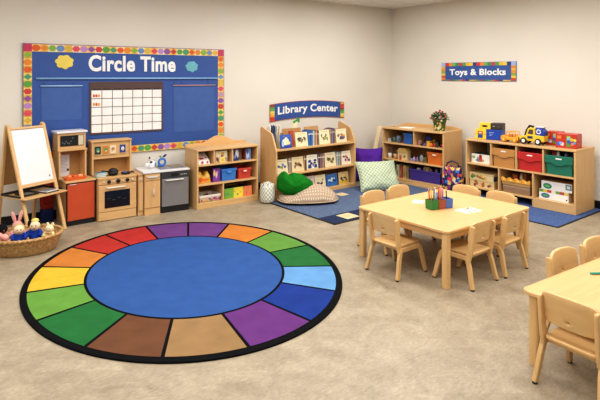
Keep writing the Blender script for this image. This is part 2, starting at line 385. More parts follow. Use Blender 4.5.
# ------------------------------------------------------------------ library and toy rugs
def speckle(name, a, b_, c):
    m, nt, bs = newmat(name); v = coord(nt); n = N(nt, 'ShaderNodeTexNoise', Scale=45.0, Detail=5.0, Roughness=.8); nt.links.new(v, n.inputs['Vector'])
    o = ramp(nt, n.outputs['Fac'], [(.35, a), (.5, b_), (.65, c)]); nt.links.new(o, bs.inputs['Base Color']); bs.inputs['Roughness'].default_value = .95; bs.inputs['Specular IOR Level'].default_value = .12
    bump(nt, bs, n.outputs['Fac'], .3, .003); return m
DEN = speckle('denim_blue_carpet', '4E5A74', '5A6882', '6A7890'); NAV = speckle('navy_carpet', '242C44', '2C3650', '36405C')
CRM = speckle('cream_carpet', 'C2AC84', 'D0BC94', 'DACAA6'); ROY = speckle('royal_carpet', '445884', '506592', '5E739E')
mb = MB(); x0, x1, y0, y1 = 3.88, 6.18, 4.24, 5.53
mb.box(x0, x1, y0, y1, .001, .008, BLACK).box(x0 + .02, x1 - .02, y0 + .3, y1 - .01, .007, .010, DEN).box(x0 + .02, x1 - .02, y0 + .02, y0 + .3, .007, .010, NAV)
for (cx, cy, s) in ((4.235, 4.40, .2), (4.75, 4.40, .2), (5.27, 4.40, .2), (5.79, 4.40, .2), (5.36, 4.68, .16), (4.95, 5.265, .15), (5.6, 5.2, .15)):
    mb.box(cx - s / 2, cx + s / 2, cy - s / 2, cy + s / 2, .009, .0112, CRM)
mb.box(4.19, 4.28, 4.375, 4.385, .010, .0118, plain('9A8458')).box(4.19, 4.28, 4.42, 4.43, .010, .0118, plain('9A8458'))
tag(mb.build('library_rug'), 'denim blue carpet with navy edge and cream squares before the bookcase', 'rug')
mb = MB(); mb.box(5.71, 6.93, 2.635, 4.225, .001, .008, BLACK).box(5.725, 6.915, 2.65, 4.21, .007, .010, ROY)
tag(mb.build('toy_rug'), 'plain royal blue carpet under the toy shelf by the right wall', 'rug')
# ------------------------------------------------------------------ shelves
T = .02
def shelf_unit(t, W, D, H, boards, dividers, crown=None, top_over=.012, fascia=None, side=None, back_h=None):
    """open shelf: side_panel x2, back_panel, top, shelf boards, dividers"""
    for x in (0, W - T * 1.2): MB().box(x, x + T * 1.2, 0, D, 0, H - T, WZ).build('side_panel', t, .003)
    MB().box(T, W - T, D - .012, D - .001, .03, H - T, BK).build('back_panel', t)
    MB().box(-.004, W + .004, -top_over, D, H - T * 1.2, H, WX).build('top_board', t, .004)
    for (z, a, b_) in boards: MB().box(a + T * 1.2, b_ - T * 1.2, .002, D - .012, z - T, z, WX).build('shelf_board', t, .002)
    for (x, z0, z1) in dividers: MB().box(x - T * .5, x + T * .5, .004, D - .012, z0, z1 - (T * 1.2 if z1 == H else T), WZ).build('divider', t, .002)
    for (a, b_, z0, z1) in (fascia or []): MB().box(a + T * 1.2, b_ - T * 1.2, .003, .02, z0, z1, WX).build('kick_board', t, .002)
    if crown: MB().prism(crown, 'xz', D - .02, D - .002, WX).build('back_crown', t, .003)
def place(F, x, y, z): return F.w(x, y, z)
# --- low three tier shelf on the left wall
LF = Frame((2.985, 5.79), -3); LW, LD, LH = .885, .37, .745
t = thing('storage_shelf', 'low maple shelf with arched back crown beside the grey toy dishwasher', 'shelf', LF.w(0, 0, -.0008), LF.r)
cr = [(0, LH), (0, LH + .03), (.12, LH + .032)]
for i in range(13):
    q = i / 12; cr.append((.25 + .46 * q, LH + .035 + .085 * math.sin(PI * q) ** 1.3))
cr += [(.78, LH + .032), (LW, LH + .03), (LW, LH)]
shelf_unit(t, LW, LD, LH, [(.55, 0, LW), (.305, 0, LW), (.07, 0, LW)], [(.242, .55, LH), (.502, .55, LH), (.368, .07, .305)], cr, fascia=[(0, LW, 0, .05)])
# --- library bookcase
BF = Frame((4.02, 5.55), 0); BW_, BD, BH = 1.49, .37, .95
t = thing('library_bookcase', 'wide maple bookcase of picture books beneath the Library Center sign', 'bookcase', BF.w(0, 0, -.0008), BF.r)
prof = [(0, 0), (0, .66), (.03, .74), (.1, .885), (.31, .955), (.345, .965), (BD, .935), (BD, 0)]
for x in (0, BW_ - .025): MB().prism(prof, 'yz', x, x + .025, wood('D6AE79', 'z')).build('side_panel', t, .003)
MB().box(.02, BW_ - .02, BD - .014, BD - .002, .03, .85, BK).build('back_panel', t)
for z in (.675, .335, .05):
    o = MB().box(.025, BW_ - .025, .004, BD - .014, z - .022, z, WX).build('shelf_board', t, .002)
MB().box(.025, BW_ - .025, .004, .02, 0, .028, WX).build('kick_board', t, .002)
# --- corner shelf
CF = Frame((6.235, 5.68), -86.5); CW, CD, CHH = 1.135, .50, .843
t = thing('corner_shelf', 'tall maple shelf in the room corner under the flowering plant', 'shelf', CF.w(0, 0, -.0008), CF.r)
shelf_unit(t, CW, CD, CHH, [(.605, 0, CW), (.345, 0, CW), (.06, 0, CW)], [(.605, .605, CHH)], [(0, CHH), (0, CHH + .02), (.18, CHH + .05), (CW - .18, CHH + .05), (CW, CHH + .02), (CW, CHH)], fascia=[(0, CW, 0, .05)])
# --- toy shelf
TF = Frame((6.35, 4.215), -90); TW, TD, TH = 1.49, .52, .77
t = thing('toy_shelf', 'long maple cubby shelf of bins beneath the Toys & Blocks sign', 'shelf', TF.w(0, 0, .0105), TF.r)
shelf_unit(t, TW, TD, TH, [(.44, 0, TW), (.115, 0, TW)], [(.385, .44, TH), (.742, .44, TH), (1.095, .44, TH), (.50, .115, .44), (.967, .115, .44)], fascia=[(.955, TW, 0, .098)], top_over=.006)
MB().box(.957, .977, .004, TD - .012, 0, .096, WZ).build('divider', t, .002)
# ------------------------------------------------------------------ bins, boxes
def bin_(F, x0, x1, y0, y1, z, h, col, label, group=None, cat='bin', handle='ECE9E2', rim=True, lip=True, floor=.006):
    t = thing('storage_bin', label, cat, F.w((x0 + x1) / 2, (y0 + y1) / 2, z), F.r, group)
    w, d = (x1 - x0) / 2, (y1 - y0) / 2; m = plain(col, .38, .03); k = .012
    mb = MB(); tp = .014; th = .006
    def loop(q, zz): return [(-w + q, -d + q, zz), (w - q, -d + q, zz), (w - q, d - q, zz), (-w + q, d - q, zz)]
    mb.rings([loop(tp, 0), loop(k * .6, h - .03), loop(k * .6 + th, h - .03 + .03), loop(k * .6 + th, h - .03), loop(tp + th, max(th, floor))], m, True, False)
    mb.build('bin_body', t, .004)
    if rim:
        r = MB()
        for (a, b_, c, e) in ((-w, w, -d, -d + k), (-w, w, d - k, d), (-w, -w + k, -d + k, d - k), (w - k, w, -d + k, d - k)): r.box(a, b_, c, e, h - .03, h, m)
        r.build('rim', t, .003)
    if lip:
        s = w * .32
        MB().prism([(-s * 1.25, h - .03), (-s, h - .06), (s, h - .06), (s * 1.25, h - .03)], 'xz', -d - .004, -d + .004, m).build('grip', t)
        MB().box(-s * .7, s * .7, -d - .008, -d - .003, h - .045, h - .028, plain(handle, .4)).build('handle_tab', t, .002)['label'] = 'white handle tab'
    return t
def box_(name, F, x0, x1, y0, y1, z, h, cols, label, cat='box', art=0, pal=None, group=None, rz=0, lid=None, seed=1, asz=1):
    """a printed carton: body with front art patches; cols = (front, side/top)"""
    t = thing(name, label, cat, F.w((x0 + x1) / 2, (y0 + y1) / 2, z), F.r + math.radians(rz), group)
    w, d = (x1 - x0) / 2, (y1 - y0) / 2; f, s = plain(cols[0], .5), plain(cols[1], .5)
    mb = MB().box(-w, w, -d, d, 0, h, s); mb.poly([(-w, -d - .0006, 0), (w, -d - .0006, 0), (w, -d - .0006, h), (-w, -d - .0006, h)], f)
    mb.build('carton', t, .002)
    if art:
        R = random.Random(seed); a = MB()
        for i in range(art):
            u, v = R.uniform(-.8, .8) * w, R.uniform(.2, .8) * h; q = R.uniform(.12, .26)
            a.disc((u, -d - .0012 - .0003 * i, v), min(w * q * 1.3 * asz, w - abs(u)), min(h * q * 1.1, v, h - v), plain(R.choice(pal), .5), seg=R.choice((6, 9, 12)))
        a.build('printed_art', t)
    if lid: MB().box(-w - .002, w + .002, -d - .002, d + .002, h * .72, h + .002, plain(lid, .5)).build('lid', t, .002)
    return t
def mound(F, x0, x1, y0, y1, z, name, label, cols, n, seed, r=.03, group=None, cat='toy', parent=None, h=.0):
    """loose little toys, each its own object"""
    R = random.Random(seed); out = []
    for i in range(n):
        q = R.uniform(.7, 1.15) * r; fx = (i + .5) / n; x = x0 + (x1 - x0) * fx; y = R.uniform(y0, y1)
        mb = MB(); c = plain(cols[i % len(cols)], .45); k = i % 3
        hz = R.uniform(1.8, 3.6)
        if k == 0: mb.box(-q, q, -q * .8, q * .8, 0, q * hz, c, rot('Z', R.uniform(-40, 40)))
        elif k == 1: mb.ell((0, 0, q * hz * .5), (q, q * .9, q * hz * .5), c)
        else: mb.lathe([(q * .8, 0), (q * .9, q * .6), (q * .5, q * hz * .9), (q * .25, q * hz)], c, seg=12)
        o = mb.build(name, None, .003 if k == 0 else 0); o.location = F.w(x, y, z + h); o.rotation_euler[2] = F.r
        out.append(tag(o, label(i) if callable(label) else label, cat, group))
    return out
# low shelf, top row
t = thing('toy_cash_register', 'white toy case with sloped front and red pictures, top left cubby', 'toy', LF.w(.118, .16, .55), LF.r)
MB().prism([(-.13, 0), (.08, 0), (.08, .125), (.03, .13), (-.1, .05)], 'yz', -.078, .078, plain('E6E3E0', .4)).build('case', t, .006)
mb = MB()
mx = Matrix.Translation(Vector((0, -.1, .05))) @ Matrix.Rotation(math.atan2(.08, .13), 4, 'X')
for (x, y, r, c) in ((-.03, .03, .022, 'C23A45'), (-.005, .03, .018, 'B4303F'), (.045, .04, .016, 'C85060'), (.02, .09, .014, 'A8A0A8')):
    mb = MB(); mb.poly([mx @ Vector((x + r * math.cos(k * PI / 5), y + r * math.sin(k * PI / 5), .0015)) for k in range(10)], plain(c)); mb.build('printed_cherry', t)
for (x, z, r, c) in ((-.03, .025, .017, 'C23A45'), (.04, .025, .014, 'B4303F')):
    mb = MB(); mb.disc((x, -.131, z), r, r, plain(c)); mb.build('printed_cherry', t)
t = box_('picture_puzzle_box', LF, .285, .452, .06, .16, .55, .145, ('EFE2BE', 'E2D0A4'), 'cream picture box with purple shapes in the top middle cubby', art=4, pal=['8A4A86', 'C0504A', 'E0B050'], seed=5)
t = thing('yellow_block', 'pale yellow block leaning before the cream picture box', 'block', LF.w(.365, .035, .55), LF.r)
MB().prism([(-.045, 0), (.045, 0), (.045, .05), (.03, .07), (-.03, .07), (-.045, .05)], 'xz', -.015, .015, plain('E6D27E')).build('block_body', t, .004)
MB().disc((0, -.0155, .035), .018, .018, plain('D8B84A')).build('printed_art', t)
box_('doll_box', LF, .522, .615, .05, .14, .55, .155, ('33406E', '2C355C'), 'dark blue patterned box at left of the top right cubby', art=7, pal=['C8D0E0', '8FA0CC', 'E3D6D0', '5A6AA8'], seed=2)
box_('brown_toy_box', LF, .63, .70, .12, .2, .55, .135, ('8A6A58', '6F5546'), 'brown box between two blue boxes in top right cubby', art=2, pal=['C0A080', '5E4638'], seed=8)
box_('blue_card_box', LF, .722, .80, .05, .13, .55, .145, ('6F86B8', 'B04A4A'), 'light blue box with red edge at far right of top row', art=4, pal=['B8C8E6', '34508C', 'D8A0A8'], seed=4)
# middle row
t = thing('castle_blocks', 'orange and yellow peaked wooden toy on the low shelf middle row', 'toy', LF.w(.13, .12, .305), LF.r)
MB().prism([(-.1, 0), (.1, 0), (.085, .09), (.055, .14), (.035, .145), (.01, .09), (-.01, .085), (-.045, .15), (-.065, .14), (-.1, .12)], 'xz', -.04, .04, plain('EBB54A', .45)).build('block_body', t, .006)
mb = MB()
for (x, z, rx, rz, c) in ((-.05, .04, .04, .03, 'D9662E'), (.03, .035, .045, .02, 'E07A35'), (-.06, .1, .015, .02, 'F0D080'), (.055, .09, .02, .03, 'F3D88E')): mb.disc((x, -.0408, z), rx, rz, plain(c))
mb.build('painted_patch', t)
box_('purple_game_box', LF, .245, .345, .05, .12, .305, .17, ('7C3F96', '5E2F76'), 'upright purple game box with yellow picture beside the blue bin', art=4, pal=['E3C86A', 'C8A0D0', 'E9D6A0'], seed=11)
bin_(LF, .358, .578, .03, .28, .305, .155, '3E7CC8', 'bright blue plastic bin on the low shelf middle row', lip=True, handle='5F98DC')
bin_(LF, .60, .80, .03, .28, .305, .14, 'C4473A', 'red plastic bin at right end of the low shelf middle row')
# bottom row
bin_(LF, .05, .345, .03, .27, .07, .085, 'E3D8CC', 'white flowery tray bin at bottom left of the low shelf', lip=False)
t = [o for o in bpy.data.objects if o.get('label') == 'white flowery tray bin at bottom left of the low shelf'][0]
mb = MB(); R = random.Random(3)
for i in range(12): mb.disc((-.12 + .022 * i, -.1245 - .0003 * (i % 3), R.uniform(.02, .045)), R.uniform(.011, .02), R.uniform(.011, .016), plain(R.choice(['C2474F', 'D99AA4', '5E8A50', 'E0B04A', '8A4A70', 'C87A8A'])), seg=8)
mb.build('printed_flowers', t)
mound(LF, .10, .30, .09, .22, .0765, 'doll_dress', lambda i: ['dusty red cloth bundle in the flowery tray, far left', 'dark plum cloth bundle in the flowery tray, second from left', 'maroon cloth bundle in the flowery tray, second from right', 'rosy cloth bundle in the flowery tray, far right'][i], ['A2505A', '6A3A48', '8A3A44', 'B06A74'], 4, 4, .028, cat='cloth', group='cloth bundles in the flowery tray', h=.001)
t = thing('tricolour_bin', 'low bin with green, yellow and orange fabric panels', 'bin', LF.w(.605, .15, .07), LF.r)
mb = MB(); 
mb.box(-.205, .205, -.10, .10, 0, .008, plain('B8B890'))
for i, c in enumerate(('7FB04A', 'E6D24E', 'E2855E')):
    a = -.205 + .137 * i
    mb.box(a, a + .137, -.108, -.10, 0, .13, fabric(c, 120)); mb.box(a, a + .137, .1, .108, 0, .13, fabric(c, 120))
mb.box(-.205, -.198, -.1, .1, 0, .13, fabric('7FB04A', 120)).box(.198, .205, -.1, .1, 0, .13, fabric('E2855E', 120))
mb.build('fabric_panel', t)
mb = MB(); R = random.Random(9)
for i in range(9): mb.disc((-.19 + .045 * i, -.1085, R.uniform(.04, .09)), .012, .014, plain(['5E9A60', '4F8A80', 'D0A83A', 'C06A48'][(i // 3 + i % 2) % 4]), seg=7)
mb.build('printed_art', t)
for i, c in enumerate(('3C3A34', '4A4438', '3A3430')):
    o = MB().box(-.05, .05, -.08, .08, 0, .115, plain(c, .7)).build('picture_cards'); o.location = LF.w(.47 + .135 * i, .15, .079); o.rotation_euler[2] = LF.r
    tag(o, 'dark stack of cards in the %s third of the tricolour bin' % ('green', 'yellow', 'orange')[i], 'cards', 'card stacks in the tricolour bin')
# ------------------------------------------------------------------ books
def book(F, x0, x1, z, h, y, th, col, label, pal=None, art=6, lean=10, seed=1, group=None, band=None):
    """front-facing picture book leaning back: cover (with printed art) and page block"""
    t = thing('picture_book', label, 'book', F.w((x0 + x1) / 2, y, z + th * math.sin(math.radians(lean)) + .0006), F.r, group)
    w = (x1 - x0) / 2; M = rot('X', -lean); R = random.Random(seed); m = plain(col, .42, .03)
    mb = MB(); mb.box(-w, w, 0, .003, 0.0, h, m, M); mb.box(-w, w, th - .003, th, 0.0, h, m, M); mb.box(-w, -w + .004, .003, th - .003, 0.0, h, m, M)
    if pal:
        q = 0
        def patch(pts, c):
            nonlocal q; q += 1; mb.poly([M @ Vector((px, -.0006 - .0003 * q, pz)) for px, pz in pts], plain(c, .5))
        if band: patch([(-w, h * band[0]), (w, h * band[0]), (w, h * band[1]), (-w, h * band[1])], band[2])
        for k in range(4): patch([(-w * .55 + k * w * .3, h * .86), (-w * .55 + k * w * .3 + w * .2, h * .86), (-w * .55 + k * w * .3 + w * .2, h * .89), (-w * .55 + k * w * .3, h * .89)], 'A79878')
        for i in range(art):
            cx, cz = (-.6 + 1.2 * (i + .5) / art) * w + R.uniform(-.05, .05) * w, R.uniform(.3, .62) * h; rx, rz, a0 = R.uniform(.12, .26) * w, R.uniform(.06, .14) * h, R.uniform(0, PI)
            n = R.choice((5, 7, 9))
            patch([(cx + rx * math.cos(2 * PI * k / n + a0), cz + rz * math.sin(2 * PI * k / n + a0) * (1 + .4 * math.sin(3 * k))) for k in range(n)], pal[i % len(pal)])
    mb.build('cover', t)
    MB().box(-w + .004, w - .003, .003, th - .003, .003, h - .004, plain('EFE8D8', .7), M).build('pages', t)['label'] = 'cream page block'
    return t
def spine(F, x, w, z, h, y, d, col, label, group=None, band='E9E0CC'):
    t = thing('thin_book', label, 'book', F.w(x, y, z), F.r, group); m = plain(col, .45, .03)
    mb = MB().box(-w / 2, w / 2, 0, .003, 0, h, m).box(-w / 2, -w / 2 + .002, .003, d, 0, h, m).box(w / 2 - .002, w / 2, .003, d, 0, h, m)
    mb.box(-w / 2 + .001, w / 2 - .001, -.0006, 0, h * .72, h * .8, plain(band)); mb.build('cover', t)
    MB().box(-w / 2 + .002, w / 2 - .002, .003, d - .003, .003, h - .004, plain('EFE8D8', .7)).build('pages', t)['label'] = 'cream page block'
    return t
CR = 'EBDDB8'
Z1, Z2, Z3 = .675, .335, .05
# top tier
book(BF, .04, .135, Z1, .185, .16, .012, '505A70', 'grey book with green and red spots at far left of the top tier', ['B8C8D8', '5A8A6A', 'A84A4A', 'D8D0C0'], 7, 6, 3)
book(BF, .132, .318, Z1, .185, .06, .012, '3560B4', 'blue picture book with a big cream animal on its cover', ['2C4A90', 'F0E4C0', 'E6D2A0'], 2, 8, 2, band=(.04, .14, '24408A'))
t = [o for o in bpy.data.objects if o.get('label', '').startswith('blue picture book with a big')][0]
M = rot('X', -8); mb = MB()
for k, (cx, cz, rx, rz, c) in enumerate(((-.015, .085, .058, .045, 'F1E3BC'), (.0, .12, .03, .028, 'F3E9CC'), (.03, .07, .035, .025, 'EBD7A4'), (-.06, .06, .022, .04, '9FC0E4'), (.015, .118, .006, .006, '2A2420'))):
    mb.poly([M @ Vector((cx + rx * math.cos(2 * PI * i / 12), -.0042 - .0004 * k, cz + rz * math.sin(2 * PI * i / 12))) for i in range(12)], plain(c))
mb.build('cover_picture', t)
book(BF, .322, .385, Z1, .225, .11, .025, 'B5533C', 'narrow red standing book between the blue animal book and a cream one', lean=3)
book(BF, .30, .62, Z1, .245, .235, .014, 'B98A5C', 'tall tan book standing behind the red book on the top tier', lean=3)
book(BF, .392, .606, Z1, .2, .06, .014, CR, 'cream book with dark scribbled insects, left on the top tier', ['4A4450', '6A5A3A', '3A3A44', '8A8448', '54405A'], 7, 8, 5)
for i, (x, w, h, c, l) in enumerate(((.632, .03, .215, '3B6FB0', 'bright blue spine just right of the left cream scribble book'), (.664, .028, .22, '2F5A9C', 'darker blue spine, second of the blue pair on top tier'), (.694, .026, .21, '5B8CC4', 'pale blue spine beside the darker blue one on top tier'))): spine(BF, x, w, Z1, h, .07, .14, c, l)
for x, w, h, c, l in ((.722, .018, .205, 'E4DCC8', 'cream spine right of the blue spines on top tier'), (.742, .016, .21, '3A3430', 'near black spine beside the cream spine on top tier'), (.762, .018, .2, 'D8B9A0', 'dusty pink spine right of the near black one on top tier'), (.784, .02, .205, 'B5473C', 'red spine in the middle of the top tier'), (.806, .018, .205, '4F8A70', 'green spine just left of the middle cream book on top tier')): spine(BF, x, w, Z1, h, .07, .14, c, l, band='D8CFB8')
book(BF, .70, .96, Z1, .25, .25, .014, 'C39A68', 'tan book standing behind the thin spines in the middle of the top tier', lean=3)
book(BF, .822, 1.026, Z1, .205, .06, .014, CR, 'cream book with a green winding caterpillar, middle of the top tier', ['5A7A3A', '8A6A4A', '6A8A44', '9AA048', '54503A'], 6, 8, 8)
for x, w, h, c, l in ((1.042, .02, .21, 'B08A60', 'tan spine right of the caterpillar book'), (1.063, .018, .215, '6A5A80', 'dull purple spine right of the caterpillar book'), (1.083, .018, .205, '8C8A88', 'grey spine third from the caterpillar book'), (1.104, .02, .22, '4A4E78', 'indigo spine fourth from the caterpillar book'), (1.127, .022, .21, '9A7A66', 'brown spine just left of the right cream book')): spine(BF, x, w, Z1, h, .07, .14, c, l, band='C8BFA8')
book(BF, 1.15, 1.362, Z1, .2, .06, .016, CR, 'cream book with scattered small marks at right end of the top tier', ['4A5A8A', 'C09A50', '8A6A9A', '5A5048', '9A9A58', 'C8684A'], 9, 8, 13)
book(BF, 1.17, 1.395, Z1, .2, .12, .02, 'B07A50', 'brown book half hidden behind the right cream book', lean=5)
# upright folders and the plant slip at the top
for i, (x, c, l) in enumerate(((.035, 'E9E6E0', 'white folder at far left above the bookcase'), (.075, '4A4A4A', 'dark grey folder, second above the bookcase left end'), (.112, '34558E', 'navy blue folder, third above the bookcase left end'), (.155, 'D9D6D0', 'pale grey folder, fourth above the bookcase left end'), (.2, 'E6D9B8', 'cream folder, nearest the cream animal cover'))):
    t = thing('paper_folder', l, 'folder', BF.w(x + .008, .215, Z1), 0)
    M = rot('Y', 5); MB().prism([(0, 0), (.1, 0), (.1, .25 + .02 * (i % 2)), (.04, .31), (0, .29)], 'yz', -.007, .007, plain(c, .5), M).build('cover', t, .002)
    MB().prism([(.004, .004), (.09, .004), (.09, .262), (.01, .284)], 'yz', .0072, .0095, plain('F2EEE6'), M).build('sheet', t)
t = thing('paper_frog', 'green leafy paper cutout with cream sheet above the red book', 'cutout', BF.w(.545, .275, Z1), 0)
MB().box(-.04, .025, -.002, .002, 0, .33, plain('E3E2B4')).build('sheet', t)
mb = MB()
for (x, z, rx, rz) in ((-.025, .33, .025, .018), (.01, .345, .03, .014), (.045, .36, .032, .025), (.06, .335, .018, .022), (.03, .38, .018, .016)): mb.disc((x, -.004 - x * .01, z), rx, rz, plain('3F8F43'), seg=9)
mb.tube([(.0, -.003, .345), (.05, -.003, .355)], .005, plain('3F8F43'), 6)
mb.build('leaf_cutout', t)
# middle tier
book(BF, .05, .252, Z2, .19, .06, .014, CR, 'cream book with blue and orange creatures at left end of middle tier', ['3A5A9A', '7A9A50', 'C0703A', '5A8AC0'], 5, 8, 21)
for x, w, c, l in ((.272, .02, '9A8A80', 'grey brown spine between the first two middle tier covers'), (.293, .018, 'B8A898', 'beige spine between the first two middle tier covers'), (.311, .014, '6A5E5A', 'dark taupe spine touching the second middle tier cover')): spine(BF, x, w, Z2, .2, .07, .14, c, l)
book(BF, .322, .532, Z2, .2, .06, .014, 'E6D2A6', 'tan cream book with dark scribbled figures, second in middle tier', ['4A4A6A', '5A4A3A', '8A7A4A', '3A3A4A', 'A05A3A'], 7, 8, 22)
for x, w, c, l in ((.549, .022, 'B08858', 'tan spine left of the blue figures book'), (.573, .02, '3E3440', 'dark spine left of the blue figures book')): spine(BF, x, w, Z2, .21, .07, .14, c, l)
book(BF, .588, .792, Z2, .205, .06, .014, 'EDE6D4', 'white book with bold dark blue figures, centre of middle tier', ['24408A', '1E3070', '2C50A0', '1E2038'], 4, 8, 23, band=(.02, .07, 'D8C8A0'))
t = [o for o in bpy.data.objects if o.get('label', '').startswith('white book with bold')][0]
M = rot('X', -8); mb = MB()
for k, (a, b_, c, d) in enumerate(((-.085, -.02, .02, .075), (.03, .085, .02, .07), (-.075, -.02, .1, .135), (.025, .08, .11, .14))): mb.poly([M @ Vector((x, -.0046, z)) for x, z in ((a, c), (b_, c), (b_ - .006, d), (a + .008, d - .004))], plain('213C86'))
mb.build('cover_picture', t)
for x, w, c, l in ((.808, .02, '7A6A70', 'mauve grey spine right of the blue figures book'), (.83, .02, '4A3E44', 'dark brown spine, second right of the blue figures book'), (.852, .02, 'A07A78', 'dusty rose spine, third right of the blue figures book'), (.874, .02, '5E5A70', 'slate spine, fourth right of the blue figures book'), (.896, .02, 'C0A088', 'beige spine, fifth right of the blue figures book'), (.916, .016, '6E4A40', 'reddish brown spine left of the fourth middle tier cover')): spine(BF, x, w, Z2, .205, .07, .14, c, l)
book(BF, .93, 1.145, Z2, .205, .06, .014, CR, 'cream book with olive scribbles, fourth cover in middle tier', ['8A8448', '6A6A48', '54483A', 'B09A40', '5A5A5A'], 7, 8, 24)
for x, w, c, l in ((1.16, .02, '8AA0A8', 'blue grey spine right of the olive scribble book'), (1.182, .02, 'C8C0B0', 'pale spine, second right of the olive scribble book'), (1.204, .02, '6A8A98', 'teal grey spine, third right of the olive scribble book'), (1.226, .02, 'A8B8A8', 'pale green spine, fourth right of the olive scribble book'), (1.248, .018, '8A4A48', 'dark red spine beside the last middle tier cover')): spine(BF, x, w, Z2, .2, .07, .14, c, l)
book(BF, 1.26, 1.455, Z2, .2, .06, .014, 'EFE6CE', 'cream book with red and purple scribbles at right end of middle tier', ['5A3A6A', 'B04050', '8A4A8A', 'C0605A', '3A3A5A', 'D07A6A'], 7, 8, 25)
# bottom tier
book(BF, .57, .735, Z3, .19, .06, .014, 'D8C8C0', 'pale pinkish book peeking over the cushion on bottom tier', ['8A7A9A', 'B09A9A'], 4, 8, 31)
book(BF, .745, .943, Z3, .185, .06, .014, CR, 'cream book with a long dark creature on bottom tier above cushion', ['4A4440', '6A5A4A', '3A3A3A'], 5, 8, 32)
book(BF, .965, 1.175, Z3, .175, .06, .014, '3E74B4', 'blue book with white clouds in the bottom tier', ['D8E4F0', '24508A', 'B8D0E8', 'E3E0D0', '1E3E70'], 7, 8, 33)
book(BF, 1.205, 1.405, Z3, .175, .06, .014, 'E0C48A', 'tan book with dark birds at right end of bottom tier', ['4A4440', '7A6A3A', 'C8A030', '3A3A3A'], 6, 8, 34, band=(.05, .25, 'D6B040'))
# ------------------------------------------------------------------ corner shelf contents
ZA, ZB, ZC = .605, .345, .06
mound(CF, .05, .345, .06, .2, ZA, 'toy_animal', lambda i: ['pale grey toy at far left of corner shelf top row', 'teal toy second from left in corner shelf top row', 'dark grey toy third from left in corner shelf top row', 'pale blue toy fourth from left in corner shelf top row', 'slate toy fifth from left in corner shelf top row', 'purple toy just left of the blue tub'][i], ['A8B0B4', '5A8A90', '4A4E54', '8AA0B8', '5A6478', '6A5A8A'], 6, 41, .03)
t = bin_(CF, .385, .56, .04, .2, ZA, .165, '2F62A8', 'tall blue tub in the top row of the corner shelf', lip=False)
mound(CF, .64, 1.06, .05, .11, ZA, 'small_toy', lambda i: 'small %s toy in the right half of corner shelf top row' % ['pinkish', 'dark navy', 'violet', 'golden yellow', 'orange', 'bright red', 'dark green', 'crimson'][i], ['C08A80', '262A44', '6A4A90', 'E0B03A', 'D8782E', 'C8302E', '3A4A3A', 'A82A34'], 8, 44, .027)
mound(CF, .68, 1.04, .2, .28, ZA, 'small_toy', lambda i: 'small %s toy at the back of corner shelf top row' % ['indigo', 'mustard', 'black', 'brown'][i], ['3A3A7A', 'B08A30', '22222A', '6A4A3A'], 4, 46, .042)
for i, (x, c, l) in enumerate(((.09, 'D9D6CC', 'white cup at left of the corner shelf middle row'), (.2, 'C8A078', 'tan cup beside the toy house on corner shelf'))):
    t = thing('toy_cup', l, 'cup', CF.w(x, .09, ZB), CF.r); MB().lathe([(.03, 0), (.036, .08), (.032, .08), (.027, .006)], plain(c), seg=16).build('cup_body', t)
    mb = MB()
    for k in range(3): mb.tube([(-.012 + .012 * k, 0, .01), (-.02 + .02 * k, .008, .13 + .02 * k)], .004, plain(['3A3A3A', '8A5A3A', '5A6A8A'][k]), 6)
    mb.build('paintbrushes', t)
t = thing('toy_house', 'tan toy house with red door in the corner shelf middle row', 'toy', CF.w(.36, .1, ZB), CF.r)
MB().box(-.09, .09, -.05, .05, 0, .12, plain('D8BE8C')).build('house_walls', t, .003)
MB().prism([(-.1, .12), (.1, .12), (.06, .185), (-.06, .185)], 'xz', -.06, .06, plain('C9A86A')).build('roof', t, .003)
mb = MB(); mb.box(-.055, -.015, -.0525, -.05, 0, .07, plain('B0503C')).box(.025, .06, -.0525, -.05, .04, .08, plain('6A7A5A')); mb.build('door', t)
mound(CF, .5, .63, .05, .1, ZB, 'building_block', lambda i: ['lilac block in front of the navy toys on corner shelf', 'pale violet block, second before the navy toys', 'mauve block, third before the navy toys'][i], ['8A80A8', 'A79AC0', '94809A'], 3, 51, .026)
mound(CF, .5, .63, .2, .26, ZB, 'stuffed_toy', lambda i: ['navy blue stuffed toy behind the lilac blocks', 'blackish blue stuffed toy behind the lilac blocks'][i], ['2E3A80', '242440'], 2, 55, .04)
mound(CF, .65, .78, .05, .16, ZB, 'toy_car', lambda i: ['dark grey toy left of the orange bin', 'silver toy left of the orange bin', 'black toy left of the orange bin', 'olive toy left of the orange bin'][i], ['4A4A4A', '8E9090', '222222', '6A6A4A'], 4, 57, .03)
bin_(CF, .815, 1.085, .04, .3, ZB, .18, 'D2722E', 'orange plastic bin at the right of the corner shelf middle row')
for i, (x, w, h, c, l) in enumerate(((.06, .05, .2, '7A8A6A', 'sage green box at far left of the corner shelf bottom row'), (.125, .045, .21, 'B08A70', 'dusty brown box, second in corner shelf bottom row'), (.185, .05, .19, '5A6A5A', 'dark green box, third in corner shelf bottom row'), (.25, .05, .2, 'C8B890', 'cream box, fourth in corner shelf bottom row'), (.31, .05, .18, 'A84A3E', 'red box, fifth in corner shelf bottom row'), (.375, .055, .2, 'B89A5A', 'ochre box, sixth in corner shelf bottom row'), (.435, .045, .19, '8A7A58', 'olive box nearest the purple bin'))):
    box_('game_box', CF, x, x + w, .05, .2, ZC, h, (c, c), l, art=2, pal=['D8D0B8', '4A4A44', '9A8A6A'], seed=60 + i)
bin_(CF, .50, 1.06, .03, .3, ZC, .175, '4A3A88', 'wide purple bin in the corner shelf bottom row', lip=False, floor=.125)
